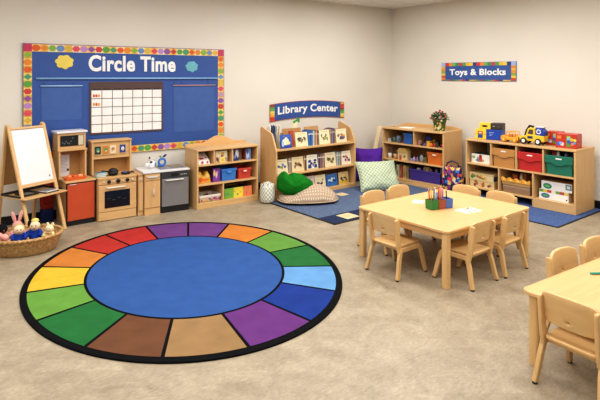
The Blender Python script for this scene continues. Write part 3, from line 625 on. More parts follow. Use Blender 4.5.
mound(CF, .57, 1.0, .08, .24, ZC + .126, 'block_toy', lambda i: '%s in the wide purple bin' % ['white toy at far left', 'cream toy second from left', 'grey toy third from left', 'tan toy in the middle', 'brown toy third from right', 'mauve toy second from right', 'pale blue toy at far right'][i], ['ECE8E0', 'E3D6B0', '9A98A0', 'B89868', '7A5A48', '9A8098', 'A8B4C8'], 7, 66, .034)
t = thing('paper_sheets', 'white paper sheets lying on top of the corner shelf', 'paper', CF.w(.37, .16, CHH), CF.r)
MB().box(-.11, .11, -.06, .06, 0, .006, plain('EFECE4')).build('lower_sheets', t); MB().box(-.07, .1, -.05, .065, .006, .012, plain('F4F1EA'), rot('Z', 8)).build('upper_sheets', t)
t = thing('craft_scraps', 'small tan scraps at left end on top of the corner shelf', 'paper', CF.w(.1, .15, CHH), CF.r)
MB().box(-.05, .03, -.03, .03, 0, .012, plain('C8AC84'), rot('Z', 20)).build('lower_scrap', t, .003); MB().box(-.02, .05, -.02, .02, .012, .02, plain('D8C4A0'), rot('Z', -15)).build('upper_scrap', t, .002)
# flowering plant
t = thing('potted_plant', 'leafy green plant with red flowers in a painted pot', 'plant', CF.w(.955, .17, CHH), CF.r)
pot = pattern('painted_flower_pot', ['3E6A34', '567A3C', '2F5A2E', '46703A', 'C86A4A', '4A7A3E', 'E8D8A0', '386232'], 34)
MB().lathe([(.075, 0), (.098, .15), (.104, .152), (.104, .17), (.094, .17), (.09, .15), (.0, .15)], pot, seg=24, cap=False).build('pot', t)
R = random.Random(12); mb = MB(); lm = [plain(c, .55) for c in ('2F5A2C', '3E6E34', '4F7E40', '28502A')]
for i in range(170):
    a, e, rr = R.uniform(0, 2 * PI), R.uniform(-.1, 1.4), R.uniform(.06, .125)
    c = Vector((rr * math.cos(a) * math.cos(e) * 1.12, rr * math.sin(a) * math.cos(e), .17 + rr * math.sin(e) * .95)); d = Vector((math.cos(a), math.sin(a), R.uniform(-.3, .8))).normalized(); u = d.orthogonal().normalized() * R.uniform(.009, .016); l = R.uniform(.03, .05)
    mb.poly([c - d * l * .4, c + u, c + d * l * .6, c - u], lm[i % 4])
for i in range(9):
    a = 2 * PI * i / 9; mb.tube([(0, 0, .15), (.05 * math.cos(a), .05 * math.sin(a), .2), (.085 * math.cos(a), .085 * math.sin(a), .25)], .003, lm[0], 5)
mb.build('foliage', t, recalc=False)
mb = MB()
for i in range(26):
    a, e = R.uniform(0, 2 * PI), R.uniform(-.05, 1.3); rr = .122; c = (rr * math.cos(a) * math.cos(e) * 1.1, rr * math.sin(a) * math.cos(e), .17 + rr * math.sin(e))
    for k in range(4): mb.ell((c[0] + R.uniform(-.008, .008), c[1] + R.uniform(-.008, .008), c[2] + R.uniform(-.008, .008)), (.009, .009, .007), plain(['A83238', 'C24A44', '8A2A34', 'C86A5A'][i % 4], .6), seg=7, rg=5)
mb.tube([(0, 0, .25), (.005, 0, .3)], .003, lm[1], 5); mb.ell((.005, 0, .305), (.016, .016, .012), plain('9A2E38'), seg=9, rg=6)
mb.build('flowers', t)
# ------------------------------------------------------------------ toy shelf contents
ZT, ZL, ZU = .4518, .1268, .7818
t = box_('picture_box', TF, .05, .33, .07, .25, ZT, .125, ('E9E6DC', '3C4A48'), 'white box with a red centre picture in the top left cubby', art=5, pal=['5A8A9A', '9AA0A0', '3A4A5A', '8AA88A'], seed=71)
mb = MB(); mb.box(-.02, .025, -.0935, -.0925, .02, .11, plain('C23A2C')).box(-.012, .008, -.0945, -.0925, .07, .12, plain('8A2A24')); mb.build('red_picture', t)
t = thing('storage_jar', 'clear square container standing behind the white box with red picture', 'jar', TF.w(.24, .33, ZT), TF.r)
MB().box(-.07, .07, -.06, .06, 0, .25, glass_mat()).build('jar_body', t, .012); MB().box(-.073, .073, -.063, .063, .25, .268, plain('8A8C84')).build('lid', t, .004)
def canvas_bin(x0, x1, z, h, col, label):
    t = bin_(TF, x0, x1, .02, .36, z, h, col, label, floor=.205)
    w = (x1 - x0) / 2
    MB().prism([(-w - .001, h - .004), (w + .001, h - .004), (w + .001, h - .095), (w * .55, h - .095), (w * .2, h - .12), (-w * .2, h - .12), (-w * .55, h - .095), (-w - .001, h - .095)], 'xz', -.1715, -.176, plain(col, .38, .03)).build('front_flap', t, .003)
    return t
canvas_bin(.40, .72, ZT, .245, 'C08A50', 'tan bin with white handle in the second top cubby')
canvas_bin(.758, 1.078, ZT, .235, 'BE2F30', 'red bin with white handle in the third top cubby')
canvas_bin(1.115, 1.448, ZT, .235, '22735E', 'dark green bin full of toys in the right top cubby')
mound(TF, 1.16, 1.405, .08, .28, ZT + .2055, 'small_figure', lambda i: '%s in the dark green bin' % ['red toy at far left', 'grey toy second from left', 'white toy third from left', 'navy toy fourth from left', 'dull red toy fourth from right', 'blue grey toy third from right', 'silver toy second from right', 'black toy at far right'][i], ['B03A3A', '7A7A80', 'D8D4CC', '2C3450', '8A3A3A', '5A6A8A', 'A8A8A8', '26262A'], 8, 77, .028)
fruit = ['C2473A', '5A8A4A', '8A3A5A', 'E0A03A', '3A5A4A', 'A86A3A']
t = box_('puzzle_tray', TF, .04, .41, .05, .32, ZL, .095, ('D6BE8C', 'C2A874'), 'cream fruit patterned tray box, lower of two at bottom left cubby', art=9, pal=fruit, seed=81, asz=.45, lid='C8B07C')
t = box_('puzzle_tray', TF, .03, .40, .05, .32, ZL + .0965, .09, ('D9C494', '4A5264'), 'cream fruit patterned tray box with navy top, upper of the two', art=9, pal=fruit, seed=82, asz=.45, lid='CDB684')
t = bin_(TF, .53, .92, .03, .34, ZL, .1, '9A7C60', 'grey brown bin under the orange trimmed tray in bottom middle cubby', lip=False, rim=False)
t = thing('printed_tray', 'tan tray with wavy orange trim on the grey brown bin', 'tray', TF.w(.72, .185, ZL + .1015), TF.r)
MB().box(-.195, .195, -.15, .15, 0, .06, plain('C8A068'), taper=.006).build('tray_body', t, .004)
wv = [(-.198 + .396 * i / 24, .09 + .012 * math.sin(i * 1.1)) for i in range(25)]
MB().prism([(-.198, .045)] + wv + [(.198, .045)], 'xz', -.1515, -.158, plain('E6A83C')).build('orange_trim', t)
mb = MB()
for i in range(7): mb.disc((-.16 + .05 * i, -.1588, .068), .012, .012, plain(['F0D28A', 'D97A30'][i % 2]), seg=8)
mb.build('printed_dots', t)
mound(TF, .57, .87, .1, .26, ZL + .1625, 'wooden_piece', lambda i: '%s in the orange trimmed tray' % ['yellow toy at far left', 'reddish toy second from left', 'cream toy in the middle', 'brown toy second from right', 'orange toy at far right'][i], ['E0B848', 'B0503C', 'E0D4B4', '8A5A3A', 'D8843A'], 5, 84, .03)
gp = ['3A7AA8', '4A8A4A', 'D8B03A', '2C5A8A']
t = box_('board_game_box', TF, 1.02, 1.38, .06, .32, ZL, .12, ('EDEAE4', 'D8C8B0'), 'white game box with coloured lid edge, lower of two in bottom right cubby', art=0)
mb = MB()
for i, c in enumerate(('6A9A4A', 'D8B848', 'C0503C', 'E6DCC8', '7AA050', 'B04838', 'D8C060')): mb.box(-.178 + .051 * i, -.178 + .051 * (i + 1), -.1325, -.131, .085, .118, plain(c))
mb.build('printed_edge', t); mb = MB()
mb.disc((-.1, -.1325, .045), .055, .03, plain('3A6AA0'), seg=12); mb.disc((-.1, -.1330, .045), .035, .016, plain('5AA05A'), seg=9)
mb.build('printed_logo', t)
MB().box(.15, .165, -.132, -.131, .02, .035, BLACK).build('printed_mark', t)
t = box_('board_game_box', TF, 1.05, 1.42, .06, .33, ZL + .1215, .105, ('E6E3DE', 'C09A70'), 'white game box with brown top, upper of two in bottom right cubby', art=0)
mb = MB(); mb.disc((-.11, -.1365, .045), .055, .035, plain('2F7A70'), seg=12); mb.disc((-.11, -.137, .045), .035, .016, plain('6AB050'), seg=9); mb.build('printed_logo', t); mb = MB(); mb.box(.11, .18, -.1362, -.135, .03, .095, plain('4A7A8A')).box(.125, .165, -.1368, -.135, .045, .08, plain('C8D0C0'))
mb.build('printed_picture', t)
# on top
t = thing('shape_sorter_box', 'yellow and blue toy box with red label, lower of the stack on the toy shelf', 'box', TF.w(.245, .22, ZU), TF.r + math.radians(12)); t.scale = (.85, .85, .85)
MB().box(-.21, -.03, -.1, .1, 0, .165, plain('E8CE3C', .4)).build('yellow_half', t, .006)
MB().box(-.03, .215, -.1, .1, 0, .165, plain('2347A6', .4)).build('blue_half', t, .006)
mb = MB(); mb.box(-.165, -.085, -.1025, -.1, .085, .13, plain('C03A34')).box(-.165, -.085, -.1025, -.1, .02, .075, plain('2C4A9A')).box(-.15, -.1, -.1032, -.1, .095, .115, plain('E8D8C0')).box(-.208, -.032, -.1015, -.1, .078, .083, plain('3A3420'))
for k in range(3): mb.box(.02, .10 - .02 * k, -.1015, -.1, .115 - .025 * k, .123 - .025 * k, plain('9DB6E8'))
mb.build('printed_label', t)
t = thing('tissue_box', 'yellow and black box stacked on the yellow and blue toy box', 'box', TF.w(.265, .22, ZU + .142), TF.r + math.radians(12)); t.scale = (.85, .85, .85)
MB().box(-.17, .015, -.085, .085, 0, .1, plain('E6CC40', .4)).build('yellow_half', t, .006)
MB().box(.015, .20, -.085, .085, 0, .105, plain('3A3630', .45)).build('black_half', t, .01)
mb = MB(); mb.disc((-.08, -.0865, .05), .05, .016, BLACK, seg=14); mb.box(.05, .085, -.0865, -.085, .05, .06, plain('B0A898')).box(.13, .16, -.0865, -.085, .05, .06, plain('7A7468')); mb.build('printed_label', t)
def wheel(t, x, y, r, w, hub, tyre='18181A', lab=None):
    mb = MB(); mb.lathe([(r * .55, -w / 2), (r * .95, -w / 2), (r, -w / 4), (r, w / 4), (r * .95, w / 2), (r * .55, w / 2)], plain(tyre, .6), seg=18)
    for v in mb.bm.verts: v.co = Vector((v.co.x + x, v.co.z + y, v.co.y + r))
    o = mb.build('wheel', t)
    mb = MB(); mb.lathe([(0.001, -w * .52), (r * .45, -w * .54), (r * .58, -w * .5), (r * .58, w * .5), (.001, w * .52)], plain(hub, .4), seg=14)
    for v in mb.bm.verts: v.co = Vector((v.co.x + x, v.co.z + y, v.co.y + r))
    mb.build('hub', o); return o
t = thing('toy_wagon_car', 'yellow orange open toy car between the box stack and tow truck', 'toy car', TF.w(.60, .14, ZU), TF.r); t.scale = (.9, .9, .95)
yo = plain('E6A83A', .4)
MB().prism([(-.14, .03), (.14, .03), (.14, .095), (.1, .1), (.1, .075), (-.04, .075), (-.06, .1), (-.135, .085)], 'xz', -.055, .055, yo).build('car_body', t, .008)
mb = MB(); mb.sweep([(-.06, -.05, .09), (-.035, -.05, .15), (.09, -.05, .15), (.12, -.05, .09)], .012, .012, yo, (0, 1, 0)).sweep([(-.06, .05, .09), (-.035, .05, .15), (.09, .05, .15), (.12, .05, .09)], .012, .012, yo, (0, 1, 0)); mb.build('roll_bar', t)
MB().box(-.02, .04, -.04, .04, .075, .11, plain('C8762C')).box(.05, .09, -.04, .04, .075, .115, plain('D9963A')).build('seat', t, .006)
for x in (-.085, .085):
    for y in (-.058, .058): wheel(t, x, y, .036, .022, 'F0C050', 'D28A2A')
t = thing('toy_tow_truck', 'yellow and blue toy truck with black wheels beside the red boxes', 'toy truck', TF.w(.905, .15, ZU), TF.r); t.scale = (.88, .88, .9)
ye = plain('E9C63E', .35)
MB().prism([(-.185, .05), (.18, .05), (.185, .13), (.06, .14), (-.08, .14), (-.1, .125), (-.185, .105)], 'xz', -.07, .07, ye).build('truck_body', t, .008)
MB().prism([(-.09, .135), (.05, .135), (.05, .235), (-.03, .24), (-.06, .225)], 'xz', -.062, .062, ye).build('cab', t, .008)
MB().prism([(-.06, .15), (.02, .15), (.02, .215), (-.035, .215)], 'xz', -.0645, .0645, plain('5A4A44', .2)).build('window', t)
MB().prism([(.05, .135), (.18, .135), (.185, .2), (.13, .245), (.055, .245)], 'xz', -.058, .058, plain('2C48A0', .4)).build('cargo_box', t, .008)
mb = MB(); mb.disc((.1, -.06, .19), .035, .035, plain('E8E8E8')).disc((.1, -.0606, .19), .02, .02, plain('3A5AB0')); mb.build('printed_label', t); MB().box(-.06, .02, -.0715, -.069, .085, .12, plain('26345E')).build('door_patch', t)
mb = MB(); mb.sweep([(-.13, 0, .11), (-.1, 0, .2), (-.06, 0, .262), (.0, 0, .25)], .03, .03, BLACK, (0, 1, 0)); mb.build('crane_arm', t, .006)
MB().box(.06, .17, -.045, .045, .245, .262, plain('D8D8DC')).build('roof_light', t, .006)
MB().box(-.2, -.18, -.07, .07, .045, .08, BLACK).build('bumper', t, .004)
for x in (-.115, .1):
    for y in (-.072, .072): wheel(t, x, y, .047, .03, 'E3E3E0')
def red_box(x0, x1, z, label, seed, y0=.06, y1=.24):
    t = thing('building_brick_box', label, 'box', TF.w((x0 + x1) / 2, (y0 + y1) / 2, z), TF.r + math.radians(6)); w, d, h = (x1 - x0) / 2, (y1 - y0) / 2, .17
    MB().box(-w, w, -d, d, 0, h, plain('C23A2E', .4)).build('carton', t, .003)
    mb = MB(); q = [0]
    def P(a, b_, c, e, col): q[0] += 1; mb.box(a * w, b_ * w, -d - .0012 - .0003 * q[0], -d, c * h, e * h, plain(col))
    P(-.85, -.45, .66, .86, 'E68A3A'); P(.05, .45, .1, .9, '5A9A3A'); P(.1, .4, .55, .85, 'D8C84A')
    for (u, v, r, c) in ((-.65, .3, .028, '3A6AC0'), (-.35, .28, .024, 'D8D0D0'), (-.5, .35, .018, '8AA8E0'), (.35, .5, .03, '3A5AB0'), (.55, .62, .022, 'E0B03A'), (.5, .35, .022, '6A4A9A'), (.62, .3, .02, 'E07A5A'), (.25, .68, .02, '7AC0D0'), (.85, .6, .018, 'E8D050'), (.83, .4, .016, '5A9AD0')):
        q[0] += 1; mb.disc((u * w, -d - .0012 - .0003 * q[0], v * h), min(r, w * (1 - abs(u))), r, plain(c), seg=9)
    mb.build('printed_art', t); return t
red_box(1.0, 1.175, ZU, 'narrow red picture box beside the toy truck', 1, .26, .43)
red_box(1.2, 1.44, ZU, 'wide red picture box at right end on top of the toy shelf', 2, .1, .3)
# toy bag on the floor between the two shelves
t = thing('toy_bag', 'dark blue bag with colourful flower shapes between the two wall shelves', 'bag', (6.275, 4.375, .0125), math.radians(-75)); t.scale = (1.1, 1.05, 1.3)
bagm = pattern('bright_shapes_on_navy', ['1E2450', '262C60', 'E0B84A', '1C2048', 'C03A5A', '3A7AC8', '20264E', 'D87A3A', '2A3070', '8A3A80', 'D8D0B0', 'E0C050'], 32)
mb = MB(); R_ = []
for i in range(11):
    z = i / 10; s_ = .118 + .022 * math.sin(PI * z) - .016 * z
    R_.append([(s_ * (abs(math.cos(a)) ** .6) * (1 if math.cos(a) > 0 else -1) * (1 + .04 * math.sin(5 * a + 3 * z)), .8 * s_ * (abs(math.sin(a)) ** .6) * (1 if math.sin(a) > 0 else -1), z * .28 + .012 * math.sin(3 * a) * z) for a in [2 * PI * k / 28 for k in range(28)]])
mb.rings(R_, bagm); mb.build('bag_body', t)
MB().tube([(-.08, 0, .275), (-.07, 0, .315), (0, 0, .34), (.07, 0, .315), (.08, 0, .275)], .009, plain('2A2A50'), 8).build('handle', t)
# ------------------------------------------------------------------ play kitchen
GRY, GRD, SIL = plain('8E8E90', .35, .03, .35), plain('3C3E42', .4), plain('D4D2CC', .3)
KF = Frame((1.528, 6.045), 3)
t = thing('play_refrigerator', 'wooden play fridge with red orange door and microwave on top', 'play fridge', KF.w(0, 0, -.0008), KF.r)
MB().box(.0, .31, .004, .36, 0, .475, WZ).build('cabinet', t, .003)
MB().box(-.002, .008, -.01, .003, .0, .475, BLACK).box(.302, .312, -.01, .003, 0, .475, BLACK).box(.008, .302, -.01, .003, .462, .475, BLACK).build('door_seal', t)
MB().box(.004, .306, -.012, .003, 0, .055, BLACK).build('kick_board', t, .002)
d = MB().box(.008, .302, -.02, -.0105, .056, .462, plain('C2532F', .45)).build('door', t, .004); d['label'] = 'red orange fridge door'
MB().box(.03, .1, -.026, -.019, .452, .46, SIL).build('handle', d, .002)
MB().box(-.012, .318, -.024, .36, .4755, .495, WX).build('counter', t, .003)
hx0, hx1 = -.034, .272
MB().box(hx0, hx0 + .02, .15, .36, .4955, .81, WZ).build('hutch_side', t, .003); MB().box(hx1 - .02, hx1, .15, .36, .4955, .81, WZ).build('hutch_side', t, .003)
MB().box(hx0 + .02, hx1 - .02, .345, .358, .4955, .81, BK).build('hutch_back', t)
MB().box(hx0 - .008, hx1 + .008, .142, .36, .81, .828, WX).build('hutch_shelf', t, .003)
mw = MB().box(hx0 - .005, hx1 - .005, .165, .355, .8285, 1.012, WZ).build('microwave', t, .003)
MB().box(hx0 + .02, hx1 - .03, .158, .165, .865, .985, plain('23282A', .2)).build('microwave_window', mw, .002)
MB().box(hx1 - .09, hx1 - .035, .156, .159, .87, .98, plain('CFC4A8')).build('button_panel', mw)
mb = MB(); R = random.Random(4)
for i in range(7): mb.disc((hx0 + .045 + .018 * i, .1575, .89 + R.uniform(0, .07)), .006, .01, plain('6A7472'), seg=6)
mb.build('window_dots', mw)
MB().box(hx0 - .02, hx1 + .01, .145, .36, 1.0125, 1.036, plain('E4E4E6', .35)).build('microwave_top', t, .004)['label'] = 'white microwave top'
FZ = .495
t = thing('recipe_sheet', 'white printed sheet with black clips inside the fridge hutch', 'paper', KF.w(.075, .338, FZ), KF.r)
MB().box(-.06, .065, 0, .003, .0, .25, plain('E9E8EE')).build('sheet', t)
mb = MB(); R = random.Random(5)
for i in range(10): mb.box(-.04, -.04 + R.uniform(.05, .09), -.0008, 0, .05 + .017 * i, .055 + .017 * i, plain('B0B0BC'))
mb.build('printed_lines', t)
MB().box(-.055, -.03, -.006, .001, .215, .24, BLACK).box(.035, .06, -.006, .001, .06, .085, BLACK).build('clip', t, .003)
t = thing('orange_tray', 'orange toy dish tray on the fridge counter', 'tray', KF.w(.115, .075, FZ), KF.r)
og = plain('E0703A', .4)
MB().rings([[(-.115 + q, -.06 + q, z), (.115 - q, -.06 + q, z), (.115 - q, .06 - q, z), (-.115 + q, .06 - q, z)] for q, z in ((.012, 0), (0, .035), (.008, .035), (.016, .008))], og, True, False).build('tray_body', t, .003)
mb = MB()
for x, r in ((-.06, .03), (.0, .028), (.06, .032)): mb.ell((x, 0, .034), (r, .035, .022), plain(['E58A50', 'D8602F', 'EBA070'][int((x + .06) / .06)]))
mb.build('dish_compartment', t)
KS = Frame((1.872, 6.01), -2)
t = thing('play_stove', 'wooden play stove with black oven window and high back shelf', 'play stove', KS.w(0, 0, -.0008), KS.r)
sx0, sx1 = -.016, .428
MB().box(sx0, sx1, .004, .37, 0, .475, WZ).build('cabinet', t, .003)
MB().box(sx0 - .002, sx1 + .003, -.018, .37, .4755, .495, WX).build('counter', t, .003)
MB().box(sx0 + .004, sx1 - .004, -.012, .003, .415, .474, WX).build('control_panel', t, .003)
for x, r, c, l in ((.105, .021, BLACK, 1), (.21, .024, BLACK, 1), (.315, .021, BLACK, 1), (.045, .008, SIL, 0), (.157, .007, SIL, 0), (.263, .007, SIL, 0), (.375, .012, SIL, 0)):
    mb = MB(); mb.lathe([(r * .5, 0), (r, .0), (r * .92, .016), (r * .5, .018)], c, seg=18)
    for v in mb.bm.verts: v.co = Vector((v.co.x + x, -.0125 - v.co.z, v.co.y + .445))
    mb.build('knob', t)['label'] = 'black stove knob' if l else 'small silver stove button'
d = MB().box(sx0 + .006, sx1 - .006, -.016, .003, .105, .408, WX).build('oven_door', t, .004)
MB().box(.055, .345, -.0195, -.0155, .145, .34, plain('1C1E20', .12)).build('oven_window', d, .002)
mb = MB()
for k in range(4): mb.box(.08 + .06 * k, .12 + .06 * k, -.0205, -.0193, .25 - .02 * (k % 2), .258 - .02 * (k % 2), plain('34423A'))
mb.build('oven_rack', d)
MB().tube([(.075, -.018, .378), (.08, -.036, .378), (.285, -.036, .378), (.29, -.018, .378)], .0075, plain('EEECE6', .3), 10).build('handle', d)
MB().box(sx0 + .006, sx1 - .006, -.014, .003, .006, .1, WX).build('drawer', t, .004)
for x in (sx0 - .01, sx1 - .012): MB().box(x, x + .022, .21, .37, .4955, .88, WZ).build('hutch_side', t, .003)
MB().box(sx0 + .012, sx1 - .012, .352, .366, .4955, .70, BK).build('hutch_back', t)
MB().box(sx0 + .012, sx1 - .012, .225, .24, .70, .88, WX).build('hutch_panel', t, .002)
MB().box(sx0 + .012, sx1 - .012, .22, .36, .68, .70, WX).build('hutch_shelf', t, .002)
MB().box(sx0 - .02, sx1 + .012, .2, .37, .8805, .9, WX).build('hutch_top', t, .004)
for i, (x, c, a, l) in enumerate(((.045, '2A3A38', '4A9A7A', 'dark picture card at far left on the stove hutch'), (.135, 'C8843A', '5A9A50', 'orange and green picture card, second on stove hutch'), (.22, 'E6D8B8', 'C07A50', 'cream picture card, third on stove hutch'), (.335, '2C4488', 'D8D8E0', 'blue picture card at far right on the stove hutch'))):
    t2 = thing('picture_card', l, 'card', KS.w(x, .2245, .705), KS.r)
    MB().box(-.034, .034, -.006, 0, .03, .125, plain(c)).build('card', t2, .002)
    mb = MB(); mb.disc((0, -.0066, .08), .02, .025, plain(a), seg=10).disc((.004, -.0072, .065), .012, .012, plain('D8C890'), seg=8); mb.build('printed_art', t2)
    MB().box(-.034, .034, -.012, 0, .02, .03, WX).build('ledge', t2)
KZ = .495
for i, (c, l) in enumerate((('3E7A8A', 'teal book at the bottom of the stove counter pile'), ('9FC4CC', 'pale blue book in the middle of the stove counter pile'), ('4A8090', 'blue green book on top of the stove counter pile'))):
    t2 = thing('flat_book', l, 'book', KS.w(.04, .09, KZ + .017 * i), KS.r + math.radians(8 * (i - 1)))
    MB().box(-.058, .058, -.04, .04, 0, .003, plain(c)).box(-.058, .058, -.04, .04, .0135, .0165, plain(c)).box(-.058, .058, .037, .04, .003, .0135, plain(c)).build('cover', t2)
    MB().box(-.056, .056, -.038, .037, .003, .0135, plain('E6E4DA')).build('pages', t2)
def pan(x, y, r, h, label, ang, k=.05):
    t2 = thing('toy_pan', label, 'pan', KS.w(x, y, KZ), KS.r + math.radians(ang))
    MB().lathe([(r * .8, 0), (r, h), (r * .93, h), (r * .76, .006)], BLACK, seg=22).build('pan_body', t2)
    MB().tube([(r * .9, 0, h * .85), (r + k * .6, 0, h), (r + k * 1.3, 0, h * 1.05)], .009, BLACK, 8).build('handle', t2)
    return t2
t2 = pan(.185, .1, .062, .05, 'black toy saucepan on the play stove', 160)
MB().ell((.0, 0, .055), (.05, .045, .03), plain('222226', .5)).build('lid', t2)
t2 = pan(.33, .09, .055, .022, 'dark toy frying pan with blue bits on the play stove', -15, .03)
MB().ell((-.01, 0, .022), (.03, .025, .012), plain('4A5A8A')).build('pan_filling', t2)
KD = Frame((2.287, 5.955), -6)
t = thing('narrow_cabinet', 'narrow wooden play cabinet with small drawer between stove and sink', 'cabinet', KD.w(0, 0, -.0008), KD.r)
MB().box(.022, .084, .03, .37, 0.0, .475, WZ).build('cabinet', t, .003)
MB().box(.022, .084, .012, .37, .4755, .494, WX).build('counter', t, .003)
d = MB().box(.025, .081, .014, .029, .405, .47, WX).build('drawer', t, .003); MB().box(.04, .066, .006, .0145, .43, .445, SIL).build('knob', d, .003)
MB().box(.025, .081, .014, .029, .06, .398, WZ).build('door', t, .003)
t = thing('sink_cabinet', 'wooden play sink cabinet with white vertical door handle', 'cabinet', KD.w(0, 0, -.0008), KD.r)
MB().box(.09, .282, .004, .36, 0, .495, WZ).build('cabinet', t, .003)
d = MB().box(.095, .278, -.012, .003, .41, .488, WX).build('drawer', t, .003); MB().prism([(.105, .462), (.268, .462), (.235, .442), (.138, .442)], 'xz', -.024, -.0115, SIL).build('handle', d, .003)
d = MB().box(.095, .278, -.012, .003, .085, .402, WZ).build('door', t, .003); MB().tube([(.195, -.011, .305), (.195, -.028, .3), (.195, -.028, .225), (.195, -.011, .22)], .007, SIL, 8).build('handle', d)
MB().box(.095, .278, -.004, .003, .0, .08, WX).build('kick_board', t)
t = thing('toy_dishwasher', 'grey toy dishwasher with dark control panel beside the sink cabinet', 'dishwasher', KD.w(0, 0, -.0008), KD.r)
MB().box(.2885, .64, .004, .36, 0, .495, GRD).build('cabinet', t, .003)
d = MB().box(.298, .634, -.016, .003, .075, .41, GRY).build('door', t, .004); MB().tube([(.345, -.016, .395), (.35, -.036, .395), (.56, -.036, .395), (.565, -.016, .395)], .008, plain('E4E2DE', .3), 8).build('handle', d)
p = MB().box(.292, .638, -.014, .003, .413, .488, GRD).build('control_panel', t, .003); MB().box(.41, .50, -.017, -.0135, .435, .472, BLACK).build('display', p)
mb = MB()
for k in range(4): mb.box(.53 + .022 * k, .542 + .022 * k, -.0165, -.0135, .448, .456, SIL)
mb.build('button', p)
MB().box(.292, .638, -.008, .003, 0, .07, BLACK).build('kick_board', t)
t = thing('sink_worktop', 'white play sink worktop spanning the sink cabinet and dishwasher', 'worktop', KD.w(0, 0, -.0008), KD.r)
MB().box(.07, .648, -.022, .36, .4955, .519, plain('E2E2E2', .3)).build('worktop', t, .005)
MB().box(.30, .63, .04, .33, .519, .523, plain('84868A', .3)).build('grey_panel', t, .003)['label'] = 'grey metal panel'
MB().rings([[(.46 + q, .11 + q, z), (.61 - q, .11 + q, z), (.61 - q, .29 - q, z), (.46 + q, .29 - q, z)] for q, z in ((0, .5235), (.0, .5275), (.02, .5265), (.03, .5245))], plain('8A7A62', .3), True, False).build('sink_basin', t, .002)
SZ = .519
t = thing('cow_teapot', 'white and black toy kettle on the play sink worktop', 'toy', KD.w(.235, .2, SZ), KD.r)
mb = MB(); mb.ell((0, 0, .05), (.052, .045, .05), plain('E9E8E6', .35)).ell((-.06, 0, .045), (.022, .02, .028), plain('E9E8E6', .35)); mb.build('kettle_body', t)
mb = MB(); mb.ell((-.01, -.02, .075), (.022, .022, .02), plain('3A3A40')).ell((.035, -.02, .05), (.018, .022, .025), plain('6A88B0')); mb.build('spot', t)
MB().tube([(-.035, 0, .09), (-.03, 0, .12), (.02, 0, .125), (.035, 0, .09)], .008, plain('D8D8D8'), 8).build('handle', t)
MB().ell((-.025, -.0, .13), (.012, .012, .014), BLACK).build('lid_knob', t)
t = thing('ring_toy', 'bright blue ring toy with leaves on the play sink worktop', 'toy', KD.w(.385, .26, .523), KD.r)
mb = MB(); mb.tube([(.042 * math.cos(a), 0, .052 + .042 * math.sin(a)) for a in [2 * PI * k / 24 for k in range(25)]], .014, plain('3A78C8', .35), 10, False); mb.build('ring', t)
MB().ell((-.03, -.01, .012), (.03, .022, .012), plain('3A70B8')).build('ring_foot', t)
mb = MB(); mb.ell((.035, 0, .13), (.03, .008, .014), plain('26386A'), rot('Y', -35)).ell((-.02, 0, .122), (.018, .008, .012), plain('5A9A50'), rot('Y', 25)); mb.tube([(0, 0, .1), (.02, 0, .125)], .004, plain('26386A'), 6); mb.build('leaf', t)
# ------------------------------------------------------------------ easel
EC, EAZ, LEAN, EW, EL = (1.306, 5.862), math.radians(25.2), .30, .446, 1.187
t = thing('art_easel', 'wooden easel with white dry erase board left of the play fridge', 'easel', (EC[0], EC[1], 0), EAZ)
sl, cl = math.sin(LEAN), math.cos(LEAN)
def ep(x, k, off=0): return (x, k * EL * sl + off * cl, k * EL * cl - off * sl)   # point on the leaning front frame (off = towards the back)
EM = wood('D9B27C', 'z')
for s_ in (-1, 1):
    MB().sweep([ep(s_ * (EW / 2 - .017), .0), ep(s_ * (EW / 2 - .017), 1.0)], .034, .024, EM).build('leg', t, .004)
    tp = ep(s_ * (EW / 2 - .017), .99)
    MB().sweep([(tp[0], tp[1] + .035, tp[2]), (tp[0] + (.0), tp[1] + .17, 0)], .034, .024, EM).build('leg', t, .004)
    MB().ell(ep(s_ * (EW / 2 - .017), 1.005, .015), (.02, .03, .018), EM).build('hinge_cap', t)
MB().sweep([ep(-EW / 2 + .03, .972), ep(EW / 2 - .03, .972)], .024, .036, WX, (0, -cl, sl) if False else (0, sl, cl)).build('top_rail', t, .003)
MB().sweep([ep(-EW / 2 + .03, .456), ep(EW / 2 - .03, .456)], .036, .022, WX, (0, sl, cl)).build('bottom_rail', t, .003)
mb = MB(); v = [ep(-EW / 2 + .03, .472), ep(EW / 2 - .03, .472), ep(EW / 2 - .03, .96), ep(-EW / 2 + .03, .96)]
f = [Vector(p) + Vector((0, -cl * .006, sl * .006)) for p in v]; bk = [Vector(p) + Vector((0, cl * .004, -sl * .004)) for p in v]
V1 = [mb.bm.verts.new(p) for p in f]; V2 = [mb.bm.verts.new(p) for p in bk]; wb = plain('E9E8E8', .25, .015)
mb.face(V1, wb); mb.face(V2[::-1], wb)
for i in range(4): mb.face([V1[i], V2[i], V2[(i + 1) % 4], V1[(i + 1) % 4]], wb)
b_ = mb.build('whiteboard', t)
mb = MB(); q = Vector(ep(EW / 2 - .075, .51)) + Vector((0, -cl * .0075, sl * .0075)); mb.poly([q + Vector((x, z * sl, z * cl)) for x, z in ((-.006, -.008), (.006, -.012), (.008, .004), (-.002, .014))], BLACK); mb.build('pen_mark', b_)
# back panel of the easel
mb = MB(); y_ = EL * sl
mb.sweep([(-EW / 2 + .03, EL * sl * .99 + .055, EL * cl * .95), (-EW / 2 + .03, EL * sl * .99 + .13, EL * cl * .43)], .001, .001, EM)
def bp(x, k): return (x, EL * sl * .99 + .035 + (.135) * (1 - k), EL * cl * .99 * k)
mb.bm.clear(); mb.poly([bp(-EW / 2 + .03, .45), bp(EW / 2 - .03, .45), bp(EW / 2 - .03, .96), bp(-EW / 2 + .03, .96)], wood('B58A58', 'z')); mb.build('back_board', t)
